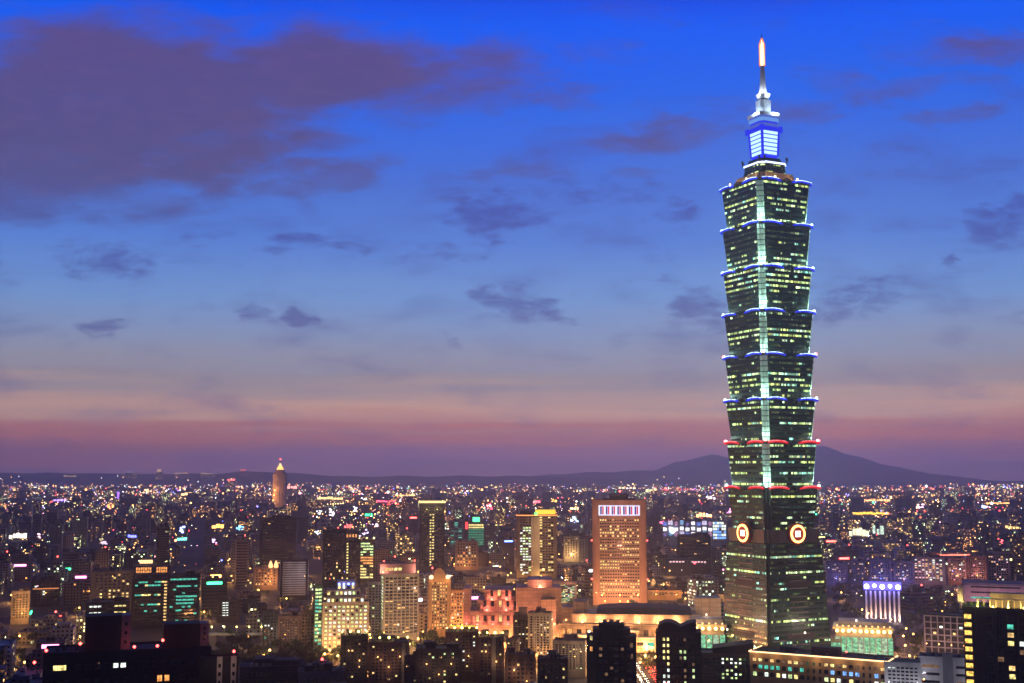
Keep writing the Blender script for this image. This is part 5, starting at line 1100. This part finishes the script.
# ------------------------------------------------------------------ trees
LEAF = [wall('leaf_dark', (.030, .050, .018), .7), wall('leaf_mid', (.05, .075, .025), .7)]; BARK = wall('bark', (.08, .06, .045))
def tree_meshes(seed):
    r = random.Random(seed); tb = MB(); H = 5.5; pts = [(0, 0, 0), (.2, .1, 2.2), (.1, -.1, H)]; tb.tube(pts, [.38, .28, .16], 6)
    tips = []
    for k in range(6):
        a = k * 1.05 + r.uniform(-.3, .3); b0 = Vector((.1, 0, 2.6 + k * .35)); e = b0 + Vector((math.cos(a) * r.uniform(1.6, 2.8), math.sin(a) * r.uniform(1.6, 2.8), r.uniform(1.2, 2.8))); tb.tube([tuple(b0), tuple(e)], [.14, .05], 4); tips.append(e)
    tips.append(Vector((0, 0, 6.6))); cb = MB()
    for tp in tips:
        R0 = r.uniform(1.2, 2.0)
        for q in range(85):
            v_ = Vector((r.gauss(0, 1), r.gauss(0, 1), r.gauss(0, .8))); v_ = v_.normalized() * R0 * r.uniform(.4, 1.05) + tp
            a = Vector((r.uniform(-1, 1), r.uniform(-1, 1), r.uniform(-.6, .6))).normalized() * r.uniform(.25, .5); b_ = Vector((r.uniform(-1, 1), r.uniform(-1, 1), r.uniform(-.6, .6))).normalized() * r.uniform(.2, .45)
            cb.quad([v_ - a, v_ - b_, v_ + a, v_ + b_], None, 0 if r.random() < .6 else 1)
    return tb.mesh('trunk', BARK), cb.mesh('crown', LEAF)
TM = [tree_meshes(s) for s in range(4)]
tree_spots = []
def grove(xa, xb, ya, yb_, n, seed, where, sc=1.3):
    r = random.Random(seed)
    for k in range(n):
        px_, py_ = r.uniform(xa, xb), r.uniform(ya, yb_)
        # ground point seen at this pixel
        vx = (px_ - 512) / F; vy = cp - (341.5 - py_) / F * sp; vz = sp + (341.5 - py_) / F * cp
        t_ = -CAMH / vz; tree_spots.append((vx * t_, vy * t_, sc * r.uniform(.75, 1.4), r.uniform(0, 6), where, r.randrange(4)))
grove(205, 262, 642, 672, 26, 1, 'in the dark park by the pale viaduct')
grove(262, 315, 652, 678, 18, 2, 'between the pink twin block and the bottom roofs', 1.6)
grove(905, 958, 606, 650, 30, 3, 'in the dim park right of the blue crowned building', 1.4)
grove(836, 868, 588, 618, 14, 4, 'behind the right podium hall')
grove(318, 372, 655, 668, 10, 5, 'at the foot of the stepped cream office', 1.3)
grove(640, 657, 660, 672, 7, 6, 'along the busy street under the exhibition hall', .9)
grove(425, 442, 645, 660, 8, 7, 'at the foot of the slim tower with two globes', 1.5)
for (X, Y, sc, a, where, k) in tree_spots:
    rt = empty('tree', (X, Y, 0), a); rt.scale = (sc, sc, sc * 1.1)
    tag(rt, 'leafy dark tree ' + where, 'tree', 'trees ' + where)
    for nm, me in zip(('trunk', 'crown'), TM[k]): o = bpy.data.objects.new(nm, me); COL.objects.link(o); o.parent = rt

# ------------------------------------------------------------------ street with cars and street lamps
def gpt(px_, py_):
    vx = (px_ - 512) / F; vy = cp - (341.5 - py_) / F * sp; vz = sp + (341.5 - py_) / F * cp; t_ = -CAMH / vz; return vx * t_, vy * t_
RDM = plain('asphalt', (.05, .05, .052)); LINE = plain('road_paint', (.6, .6, .58))
rb = MB(); x_, y_ = gpt(648, 676); rb.box(x_, y_ + 30, .004, 26, 260, .05); tag(rb.build('road', RDM), kind='structure')
for s in (-1, 1):
    kb = MB(); kb.box(x_ + s * 14.6, y_ + 30, 0, 3, 260, .15); tag(kb.build('pavement', CONC), kind='structure')
lb = MB()
for q in range(40):
    for s in (-6.5, 0, 6.5): lb.box(x_ + s, y_ - 95 + q * 6.3, .06, .15, 3, .01)
tag(lb.build('road_marking', LINE), kind='structure')
rb = MB(); x2, y2 = gpt(340, 660); rb.box(x2, y2, .004, 120, 22, .05); tag(rb.build('road', RDM), kind='structure')
def car_meshes(col, seed):
    b_ = MB(); b_.box(0, 0, .35, 1.8, 4.4, .55); P = [(-.85, -1.4), (.85, -1.4), (.85, 1.0), (-.85, 1.0)]; b_.prism(P, [(p[0] * .8, p[1] * .7 - .1) for p in P], .9, 1.45)
    g_ = MB(); P2 = [(-.87, -1.45), (.87, -1.45), (.87, 1.05), (-.87, 1.05)]; g_.prism([(p[0] * .97, p[1] * .97) for p in P2], [(p[0] * .83, p[1] * .74 - .1) for p in P2], .98, 1.36, caps=False)
    w_ = MB(); w_.tube([(-.11, 0, 0), (.11, 0, 0)], .33, 10); l_ = MB(); l_.box(0, 0, 0, .38, .12, .2)
    return b_.mesh('body', col), g_.mesh('glazing', DARKGLASS), w_.mesh('wheel', wall('tyre', (.02, .02, .02))), l_.mesh('tail_lamp', em('tail_lamp_red', (1, .04, .03), 22)), l_.mesh('headlight', em('headlight_white', (1, .95, .8), 22))
CARM = {n: car_meshes(wall('car_paint_' + n, c, .3, .1, .5), 0) for n, c in (('white', (.7, .7, .7)), ('black', (.02, .02, .02)), ('silver', (.4, .4, .42)), ('yellow', (.7, .45, .03)))}
r8 = random.Random(8); k = 0
for lane, (lx, dirn) in enumerate(((2.8, 1), (5.8, 1), (9.0, 1), (-3.2, -1), (-7.5, -1))):
    yy = y_ - 55 + r8.uniform(0, 6)
    while yy < y_ + 62:
        nm = r8.choice(list(CARM)); bm_, gm_, wm_, tm_, hm_ = CARM[nm]; rt = empty('car', (x_ + lx, yy, .06), 0 if dirn > 0 else math.pi)
        tag(rt, f"{nm} car {'driving away with red tail lamps' if dirn > 0 else 'oncoming with headlights'} on the busy street under the exhibition hall", 'car', f"{nm} cars {'driving away' if dirn > 0 else 'oncoming'} on the busy street")
        for n2, me in (('body', bm_), ('glazing', gm_)): o = bpy.data.objects.new(n2, me); COL.objects.link(o); o.parent = rt
        for sx_ in (-.85, .85):
            for sy in (-1.35, 1.35): o = bpy.data.objects.new('wheel', wm_); COL.objects.link(o); o.parent = rt; o.location = (sx_, sy, .33)
            o = bpy.data.objects.new('tail_lamp', tm_); COL.objects.link(o); o.parent = rt; o.location = (sx_ * .75, -2.2, .62)
            o = bpy.data.objects.new('headlight', hm_); COL.objects.link(o); o.parent = rt; o.location = (sx_ * .75, 2.2, .5)
        yy += r8.uniform(7, 13); k += 1
lamp((x_ + 6, y_, 6), (1, .12, .08), 5000, None, 1); lamp((x_ + 4, y_ + 25, 6), (1, .3, .15), 4000, None, 1)
def lamp_meshes():
    p_ = MB(); p_.tube([(0, 0, 0), (0, 0, 8), (0, -.5, 8.8), (0, -1.6, 9)], [.12, .08, .07, .06], 6); g_ = MB(); g_.ball((0, -1.7, 8.85), .8, 8, 5); return p_.mesh('post', METAL), g_.mesh('lamp_head', E_ORG)
LP, LH = lamp_meshes(); STREET = []
SL = [(560 + i * 9, 652 + (i % 3) * 3, 'by the amber lit hall') for i in range(0)]
spots = [(325, 659, 2), (338, 661, 2), (350, 660, 2), (362, 662, 1), (330, 655, 0), (248, 641, 1), (480, 650, 1), (575, 655, 1), (640, 668, 2), (656, 662, 1), (862, 612, 1), (868, 616, 1),
         (934, 617, 1), (942, 614, 1), (952, 596, 1), (906, 632, 1), (913, 638, 1), (925, 643, 1), (938, 646, 1), (903, 640, 0), (918, 598, 1), (930, 600, 0), (270, 655, 1), (264, 660, 1), (430, 655, 0), (455, 648, 1), (100, 625, 0), (20, 640, 1), (8, 655, 1), (25, 668, 0), (60, 640, 0), (150, 650, 0), (712, 652, 1), (905, 650, 1), (945, 604, 1)]
rs = random.Random(31)
for q in range(210):
    yy = 545 + 120 * rs.random() ** .8; xx = rs.choice((rs.uniform(0, 1024), rs.gauss(430, 150), rs.gauss(600, 120)))
    if 722 < xx < 836 or not 2 < xx < 1022: continue
    if 195 < xx < 262 and yy > 622: continue
    spots.append((xx, yy, 3))
for i, (px_, py_, st_) in enumerate(spots):
    X, Y = gpt(px_, py_ + 6)
    if st_ == 3 and any(abs(X - q[5]) < q[7] + 2 and abs(Y - q[6]) < q[8] + 2 for q in HERO): continue
    STREET.append((X, Y)); rt = empty('street_lamp', (X, Y, 0), 0)
    near = min(MARKS, key=lambda m_: abs(m_[1] - px_) + 1.5 * abs(m_[2] - py_))
    tag(rt, f"orange street lamp near {near[0]}", 'street lamp', f"orange street lamps near {near[0]}")
    for me, nm in ((LP, 'post'), (LH, 'lamp_head')): o = bpy.data.objects.new(nm, me); COL.objects.link(o); o.parent = rt
    if st_: lamp((X, Y - 2.6, 8.2), SOD, {1: 8000, 2: 26000, 3: 24000}[st_], None, .5)

r9 = random.Random(19); STREET_TREES = []
for (X, Y) in STREET:
    if Y > 1650 or len(STREET_TREES) > 165: continue
    px_, py_ = proj(X, Y, 4)
    if any(h_[0] < px_ < h_[1] and h_[2] < py_ < h_[3] and Y > h_[4] for h_ in HERO): continue; near = min(MARKS, key=lambda m_: abs(m_[1] - px_) + 1.5 * abs(m_[2] - py_))
    for q in range(2):
        tx, ty = X + (-1) ** q * r9.uniform(5, 9), Y + r9.uniform(-3, 6)
        if any(abs(tx - h_[5]) < h_[7] + 1 and abs(ty - h_[6]) < h_[8] + 1 for h_ in HERO): continue
        sc = r9.uniform(.8, 1.5); rt = empty('tree', (tx, ty, 0), r9.uniform(0, 6)); rt.scale = (sc, sc, sc); STREET_TREES.append((tx, ty))
        tag(rt, f"leafy street tree under an orange lamp near {near[0]}", 'tree', f"street trees near {near[0]}")
        for nm, me in zip(('trunk', 'crown'), TM[r9.randrange(4)]): o = bpy.data.objects.new(nm, me); COL.objects.link(o); o.parent = rt
# ------------------------------------------------------------------ the rest of the city
TONES = [('grey', (.16, .155, .17)), ('beige', (.24, .20, .15)), ('brown', (.11, .075, .06)), ('dark', (.045, .045, .055)), ('pinkish', (.22, .15, .14)), ('pale', (.34, .33, .34))]
HUES = [('amber', .02), ('yellow', .30), ('greenish', .62), ('cool white', .80), ('teal', .98)]
def clash(px0, px1, pt, X, Y, rad):
    for (a, b_, yt, yb_, HY, hx_, hy_, hw, hd) in HERO:
        if abs(X - hx_) < rad + hw and abs(Y - hy_) < rad + hd: return True
        if Y < HY and px1 > a and px0 < b_ and pt < yb_: return True
    return False
FS = [(105, 543, 10, 6, 'pale pink', (.8, .6, .8), .9, 2300), (18, 536, 18, 5, 'white', (1, .85, .7), 1.5, 2700), (181, 530, 10, 6, 'blue white', (.35, .45, 1), 3.0, 2700), (182, 539, 10, 3, 'teal', (.2, .9, .8), 1.4, 2690), (132, 536, 9, 3, 'blue', (.12, .14, 1), 3, 2400),
      (218, 526, 12, 4, 'orange', (1, .5, .1), 2.2, 3100), (240, 528, 7, 4, 'cyan', (.2, .6, 1), 2.4, 3000), (214, 541, 7, 5, 'lilac', (.8, .5, 1), 2.4, 2500), (118, 497, 3, 13, 'violet', (.3, .12, 1), 1.8, 6000), (124, 506, 4, 10, 'white', (.9, .85, 1), 2.4, 5600), (51, 502, 4, 3, 'red', (1, .1, .1), 3, 5600),
      (332, 512, 8, 7, 'white', (1, .85, 1), 3, 4000), (356, 509, 8, 7, 'lilac white', (.9, .8, 1), 3, 4200), (364, 500, 6, 4, 'white', (.95, .95, 1), 3, 5200), (319, 513, 5, 5, 'white', (.95, .95, 1), 3, 3900), (316, 532, 6, 5, 'cold white', (.8, .88, 1), 3, 2800), (348, 526, 8, 3, 'red', (1, .1, .1), 2.5, 2900), (385, 501, 22, 2, 'red', (1, .08, .12), 2.6, 5400),
      (369, 515, 8, 3, 'green', (.05, .9, .4), 1.6, 3800), (364, 533, 9, 7, 'lilac', (.75, .7, 1), 1.2, 2600), (376, 526, 8, 4, 'pink white', (1, .6, .9), 2.6, 2900), (446, 508, 5, 5, 'blue', (.2, .35, 1), 3.2, 4300), (489, 506, 5, 4, 'red', (1, .1, .15), 3, 4600), (574, 520, 9, 7, 'blue white', (.45, .6, 1), 3.2, 3500), (555, 501, 7, 5, 'orange', (1, .5, .1), 3, 4700),
      (536, 502, 9, 3, 'red', (1, .15, .2), 2.2, 5000), (575, 508, 10, 3, 'amber', (1, .7, .4), 1.8, 4400), (662, 522, 5, 4, 'pink red', (1, .15, .3), 3, 3000), (627, 488, 18, 2, 'amber', (1, .75, .45), 1.6, 8800), (651, 490, 12, 4, 'yellow', (1, .9, .45), 1.3, 8000), (710, 499, 9, 6, 'pink white', (1, .75, .85), 2.2, 5800), (730, 512, 7, 6, 'magenta', (1, .3, .7), 3.4, 4200),
      (704, 515, 16, 4, 'orange', (1, .5, .2), 2.2, 3600), (848, 495, 7, 5, 'blue violet', (.35, .3, 1), 2.0, 6200), (871, 513, 36, 2.6, 'orange yellow', (1, .50, .05), 1.8, 3900), (859, 532, 20, 8, 'yellow white', (1, .95, .6), .9, 2700), (878, 530, 12, 9, 'pale green', (.7, .9, .7), .6, 2750), (920, 507, 9, 4, 'pink white', (1, .6, .8), 3, 4600), (986, 507, 8, 4, 'blue white', (.5, .6, 1), 3, 4700),
      (876, 500, 28, 2, 'orange', (1, .4, .15), 2.4, 5600), (1001, 541, 5, 5, 'red', (1, .1, .12), 3, 2500), (950, 555, 40, 2, 'red orange', (1, .2, .12), 1.4, 2200), (936, 578, 10, 4, 'blue white', (.4, .5, 1), 3.4, 1780), (1012, 527, 14, 3, 'orange', (1, .6, .2), 1.2, 3200), (40, 536, 6, 5, 'pink', (1, .6, .7), 2, 2500), (102, 539, 5, 8, 'yellow', (1, .85, .4), .8, 2500),
      (88, 492, 9, 3, 'amber', (1, .6, .2), 2.6, 7200), (192, 494, 22, 3, 'amber', (1, .6, .25), 2.2, 7400), (147, 492, 8, 4, 'amber', (1, .6, .3), 2.0, 7000), (231, 479.5, 8, 2, 'red', (1, .12, .12), 2.8, 9000), (243, 470, 7, 2, 'red', (1, .15, .15), 2, 13500), (159, 470.5, 6, 2.4, 'orange', (1, .6, .3), 2, 13500), (181, 473, 14, 1.4, 'orange', (1, .6, .3), 1.6, 13500), (70, 476, 13, 1.6, 'orange', (1, .65, .35), 1.6, 13500),
      (207, 473.5, 12, 1.4, 'orange', (1, .6, .3), 1.4, 13500), (130, 472, 10, 1.3, 'lilac', (.7, .7, 1), 1.2, 13500), (330, 498, 26, 3, 'yellow', (1, .7, .25), 1.6, 5900), (292, 487, 10, 3, 'red white', (1, .35, .3), 1.8, 7300), (405, 495, 20, 2, 'orange', (1, .55, .2), 1.6, 6500), (60, 500, 14, 2, 'violet', (.5, .3, 1), 1.6, 5800), (5, 507, 9, 4, 'orange', (1, .45, .12), 2, 4700), (110, 507, 10, 7, 'orange', (1, .4, .12), 1.8, 4800),
      (497, 567, 9, 3, 'greenish white', (.9, 1, .8), 2.4, 1950), (1004, 503, 36, 1.6, 'orange', (1, .4, .12), 2.0, 5200), (895, 497, 12, 3, 'amber', (1, .6, .3), 2, 6000), (756, 505, 10, 4, 'orange', (1, .5, .25), 2, 4900)]
for (px_, py_, ww, hh, cn, col, st_, Y) in FS:
    c = at(px_, py_, Y); HERO.append((px_ - ww * .6, px_ + ww * .6, py_ - hh, py_ + hh * .9, Y, c.x, Y, ww * mpp(Y) * .6, 20))
gen = []; outside = []
r = random.Random(4242); ga = R(14)
cells = []
for i in range(-110, 111):
    for j in range(0, 110):
        X0, Y0_ = i * 38.0, 640 + j * 38.0
        if i % 5 == 0 or j % 6 == 0: continue
        X = X0 * math.cos(ga) - (j * 38.0) * math.sin(ga); Y = 640 + X0 * math.sin(ga) + j * 38.0 * math.cos(ga)
        if Y < 660 or Y > 4300 or abs(X) > .62 * Y + 120: continue
        cells.append((X + r.uniform(-5, 5), Y + r.uniform(-5, 5)))
cells.sort(key=lambda q: q[1])
for X, Y in cells:
    if Y > 2000 and r.random() < .25: continue
    w, d_ = r.uniform(14, 31), r.uniform(13, 26); typ = r.random()
    h = r.uniform(12, 26) if typ < .55 else (r.uniform(24, 42) if typ < .93 else r.uniform(45, 72))
    if Y < 1000: h = min(h, 26)
    a = ga + r.choice((0, 0, math.pi / 2)) + r.uniform(-.05, .05)
    ok = False
    for _ in range(4):
        px0, _p = proj(X - (w + d_) * .36, Y, 0); px1, _p = proj(X + (w + d_) * .36, Y, 0); _q, pt = proj(X, Y, h + 4)
        if not clash(px0, px1, pt, X, Y, max(w, d_) * .55): ok = True; break
        h *= .6
        if h < 7: break
    if any(abs(X - q[0]) < w * .5 + 1 and abs(Y - q[1]) < d_ * .5 + 1 for q in STREET_TREES) and r.random() < .5: continue
    if any(abs(X - q[0]) < w * .5 and abs(Y - q[1]) < d_ * .5 + 2 for q in STREET): continue
    if not ok or pt > 690: continue
    if px1 < -5 or px0 > 1029: outside.append((X, Y, w, d_, h, a, px0, px1, pt))
    else: gen.append((X, Y, w, d_, h, a, px0, px1, pt))
print('generic buildings', len(gen))
def genbuild(mb, g, rr, local=True):
    X, Y, w, d_, h, a = g[:6]; tone = rr.choice(TONES); hue = HUES[min(4, int(rr.random() ** 1.25 * 5))]; lit = rr.choice((.02, .05, .10, .16, .34)); k = rr.uniform(.8, 1.9)
    mb.ct = tuple(c * k for c in tone[1]); mb.cw = (lit, hue[1], rr.random()); cx, cy_, aa = (0, 0, 0) if local else (X, Y, a)
    mb.box(cx, cy_, 0, w, d_, h, aa)
    return tone, hue, lit
def roofs(mb, g, rr, local=True):
    X, Y, w, d_, h, a = g[:6]; ca, sa = (1, 0) if local else (math.cos(a), math.sin(a)); X, Y = (0, 0) if local else (X, Y); aa = 0 if local else a
    mb.cw = (0, 0, 0)
    for q in range(rr.randrange(1, 4)):
        lx, ly = rr.uniform(-.28, .28) * w, rr.uniform(-.25, .25) * d_
        mb.box(X + ca * lx - sa * ly, Y + sa * lx + ca * ly, h + .01 + q * .013, rr.uniform(.15, .4) * w, rr.uniform(.2, .45) * d_, rr.uniform(2.2, 5.5), aa)
# the 300 that show largest stand as things of their own
gen.sort(key=lambda g: -((min(g[7], 1024) - max(g[6], 0)) * min(60, proj(g[0], g[1], 0)[1] - g[8])))
own, rest = gen[:290], gen[290:]
own.sort(key=lambda g: g[1]); seen = set()
SIGNM = [E_RED, E_ORG, E_WHT, E_BLU, E_GRN, E_PNK, E_YEL]
for i, g in enumerate(own):
    rr = random.Random(9000 + i); X, Y, w, d_, h, a = g[:6]; office = rr.random() < .3
    rt = empty('city_block' if not office else 'office_block', (X, Y, 0), a)
    mb = MB(); tone, hue, lit = genbuild(mb, g, rr); mb.build('wall', FAC_O if office else FAC_A, rt, True)
    if Y < 2400:
        n_ = rr.randrange(1, 4)
        for q in range(n_):
            m2 = MB(); m2.ct = mb.ct; m2.box(rr.uniform(-.28, .28) * w, rr.uniform(-.25, .25) * d_, h + .01 + .013 * q, rr.uniform(.15, .4) * w, rr.uniform(.2, .45) * d_, rr.uniform(2.2, 5.5)); m2.build('roof_room', FAC_A, rt, True)
        if Y < 1700:
            m2 = MB(); m2.ct = mb.ct
            for (cx, cy_, ww, dd2) in ((0, -d_/2 + .1, w + .3, .3), (0, d_/2 - .1, w + .3, .3), (-w/2 + .1, 0, .3, d_ - .3), (w/2 - .1, 0, .3, d_ - .3)): m2.box(cx, cy_, h - .4, ww, dd2, 1.5)
            m2.build('parapet', FAC_A, rt, True)
            for q in range(rr.randrange(1, 4)): m3 = MB(); xx, yy = rr.uniform(-.4, .4) * w, rr.uniform(-.4, .4) * d_; m3.tube([(xx, yy, h), (xx, yy, h + 2.2)], .9, 8); m3.build('water_tank', METAL, rt)
            if h > 16:
                for q in range(rr.randrange(0, 3)):
                    fl = int((h - 3) / 3.2); 
    feat = 'plain roof'
    roll = rr.random()
    if roll < .16: m2 = MB(); m2.box(0, -d_/2 - .4, h - 3.5, w * .6, .6, 2.6); mi_ = rr.randrange(7); m2.build('roof_sign', SIGNM[mi_], rt); feat = ('red', 'orange', 'white', 'blue', 'green', 'pink', 'yellow')[mi_] + ' sign'
    elif roll < .30: m2 = MB(); m2.tube([(w * .2, 0, h), (w * .2, 0, h + 6)], .2, 5); po = m2.build('mast', METAL, rt); m3 = MB(); m3.ball((w * .2, 0, h + 6.6), .9, 6, 5); m3.build('mast_lamp', E_RED, po); feat = 'red mast lamp'
    px_, py_ = proj(X, Y, h * .7)
    size = 'low' if h < 20 else ('mid height' if h < 42 else 'tall')
    ms = sorted(MARKS, key=lambda m_: (m_[1] - px_) ** 2 + 2 * (m_[2] - py_) ** 2)
    def where(m_):
        dx, dy = px_ - m_[1], py_ - m_[2]
        if abs(dx) > abs(dy) * 1.3: s = ('just ' if abs(dx) < 28 else '') + ('right of ' if dx > 0 else 'left of ')
        else: s = ('just ' if abs(dy) < 28 else '') + ('below ' if dy > 0 else 'above ')
        return s + m_[0]
    kind_ = 'office' if office else 'block'
    cands = [f"{size} {tone[0]} {kind_}, {hue[0]} windows, {where(ms[0])}", f"{size} {tone[0]} {kind_}, {hue[0]} windows, {feat}, {where(ms[0])}"] + \
            [f"{'few' if lit < .12 else ('some' if lit < .3 else 'many')} {hue[0]} windows, {size} {tone[0]} {kind_}, {where(m_)}" for m_ in ms[:3]] + \
            [f"{'wide' if w > 24 else 'narrow'} {size} {tone[0]} {kind_}, {hue[0]} windows, {feat}, {where(m_)}" for m_ in ms[:4]]
    lab = None
    for c_ in cands:
        c_ = ' '.join(c_.split()[:16])
        if c_ not in seen: lab = c_; break
    lab = lab or cands[0]; seen.add(lab)
    tag(rt, lab, 'office block' if office else 'apartment block', 'office blocks of the city' if office else 'apartment blocks of the city')
mb = MB()
for i, g in enumerate(rest + outside):
    rr = random.Random(20000 + i); genbuild(mb, g, rr, False); roofs(mb, g, rr, False)
tag(mb.build('crowded_city_blocks', FAC_A, None, True), 'dense crowd of smaller city blocks filling the plain behind the nearer ones', 'city blocks', kind='stuff')
mb = MB(); r = random.Random(77)
for i in range(7000):
    Y = 4100 + (12300 - 4100) * (i / 7000) ** 1.15; X = r.uniform(-.62, .62) * Y
    px_, py_ = proj(X, Y, 10)
    top_ = proj(X, Y, 34)[1]
    if any(a - 2 < px_ < b_ + 2 and Y < HY and top_ < yb_ and HY > 4000 for (a, b_, yt, yb_, HY, *_) in HERO): continue
    h = r.uniform(8, 24) if r.random() < .9 else r.uniform(26, 60)
    if Y > 9000: h *= .8
    tone = r.choice(TONES); mb.ct = tuple(c * r.uniform(.7, 1.1) for c in tone[1]); mb.cw = (r.choice((.03, .06, .12, .35)), r.random() ** 1.3 * .9, r.random())
    mb.box(X, Y, 0, r.uniform(25, 70), r.uniform(25, 60), h, r.uniform(0, 1.5)); mb.ct = (.1, .1, .1)
tag(mb.build('distant_city', FAC_F, None, True), 'far off city fading into violet haze towards the hills', 'city', kind='stuff')

# ------------------------------------------------------------------ countless lights of the city
LM = [em('far_sodium', (1, .42, .12), 9), em('far_amber', (1, .66, .25), 9), em('far_white', (.9, .92, 1), 9), em('far_red', (1, .05, .07), 10), em('far_blue', (.12, .16, 1), 12), em('far_green', (.08, 1, .4), 5), em('far_pink', (1, .35, .55), 9), em('far_cold', (.45, .75, 1), 8)]
WT = [.34, .26, .14, .08, .06, .03, .05, .04]
mb = MB(); r = random.Random(5)
def pick():
    q = r.random(); k = 0
    while q > WT[k] and k < 7: q -= WT[k]; k += 1
    return k
def oct_(c, s, mi):
    x_, y_, z_ = c; v = [(x_ + s, y_, z_), (x_, y_ - s, z_), (x_ - s, y_, z_), (x_, y_ + s, z_), (x_, y_, z_ + s), (x_, y_, z_ - s)]
    for a, b_ in ((0, 1), (1, 2), (2, 3), (3, 0)): mb.quad([v[b_], v[a], v[4]], None, mi); mb.quad([v[a], v[b_], v[5]], None, mi)
hubs = [(r.uniform(-.45, .45), r.uniform(1500, 11500), r.uniform(.01, .06)) for _ in range(90)]
for i in range(7600):
    f_ = r.random(); Y = 1100 + 10800 * f_ ** 1.15
    X = r.uniform(-.6, .6) * Y
    if r.random() < .72: hb = r.choice(hubs); Y = max(1200, hb[1] * (1 + r.gauss(0, .07))); X = Y * (hb[0] + r.gauss(0, hb[2]))
    if abs(X) > .6 * Y or Y > 12600: continue
    if Y < 2600 and r.random() < .6: continue
    if Y > 9000 and r.random() < .35: continue
    s = (.0011 * Y / 2) * r.choice((.35, .45, .6, .6, .9)) if Y > 1500 else .5
    s *= .95
    if r.random() < .06: s *= 2.3
    z_ = r.choice((8, 10, 14, 20, 28, 36)) * (1.0 if Y > 2500 else .8)
    if 4000 < Y and r.random() < .25: z_ += 15
    oct_((X, Y, z_), s, pick())
for k in range(85):            # lit avenues seen across the plain
    Y0_ = r.uniform(2600, 11500); X0 = r.uniform(-.42, .42) * Y0_; L = r.uniform(150, 900); a = r.choice((.15, -.1, 1.4)) + r.uniform(-.15, .15); mi = r.choice((0, 0, 1, 1, 3))
    for q in range(int(L / 28)): oct_((X0 + math.cos(a) * q * 28, Y0_ + math.sin(a) * q * 28, 12), .0006 * Y0_ * .9, mi)
for k in range(26):            # a few lights climbing the far slopes
    px_ = r.uniform(0, 260) if k < 14 else r.uniform(560, 900); oct_(tuple(at(px_, r.uniform(476, 483), 12600)), 5.5, r.choice((0, 1, 2)))
tag(mb.build('city_lights', LM), 'countless small street and shop lights scattered over the whole plain', 'lights', kind='stuff')

# lit rooftops and signs one can pick out in the distance
for i, (px_, py_, ww, hh, cn, col, st_, Y) in enumerate(FS):
    m1 = mpp(Y, py_); c = at(px_, py_, Y); w_, h_ = ww * m1, hh * m1; z0_ = c.z - h_ / 2
    rt = empty('lit_building', (c.x, Y, 0)); near = min(MARKS, key=lambda m_: (m_[1] - px_) ** 2 + (m_[2] - py_) ** 2)
    shape = 'wide low' if ww > 2.5 * hh else ('tall thin' if hh > 1.6 * ww else 'compact')
    side_ = 'left of ' if px_ < near[1] - 6 else ('right of ' if px_ > near[1] + 6 else 'over ')
    tag(rt, f"{shape} far building, {cn} glow, {side_}{near[0]}", 'building', 'distant buildings with glowing signs')
    zb_ = max(6, z0_ - .4)
    if z0_ < 200:
        b2 = MB(); b2.ct = (.14, .13, .14); b2.cw = (.2, .3, (i * .37) % 1); b2.box(0, w_ * .3, 0, w_ * 1.05, w_ * .6 if ww < 20 else 40, zb_); b2.build('wall', FAC_A if Y < 3500 else FAC_F, rt, True)
    sgm = MB()
    if ww < 11 and hh > 2.5 and Y < 12000 and shape == 'compact':
        rq = random.Random(i + 11)
        for q in range(9):
            qx, qz = rq.gauss(0, .24) * w_, z0_ + h_ * (.5 + rq.gauss(0, .22)); qs = rq.uniform(.06, .2) * w_
            if q % 3: sgm.box(qx, -q * .3, qz, qs * 1.6, 1.2, qs * rq.uniform(.5, 1.2))
            else: sgm.ball((qx, -q * .3, qz), qs * .7, 6, 4)
    else:
        nq = 1 if ww < 8 else max(3, int(ww / 3.2)); rq = random.Random(i + 50)
        for q in range(nq): sgm.box((-.5 + (q + .5) / nq) * w_, 0, z0_ + rq.uniform(-.1, .15) * h_, w_ / nq * rq.uniform(.55, .98), 3, h_ * rq.uniform(.6, 1.0))
    sgm.build('glowing_sign', room(f"sign_{cn.replace(' ', '_')}_{i}", col, st_ * 2.2 if Y < 12000 else st_ * .8), rt)
for o in bpy.data.objects:
    if '_n' in o: del o['_n']
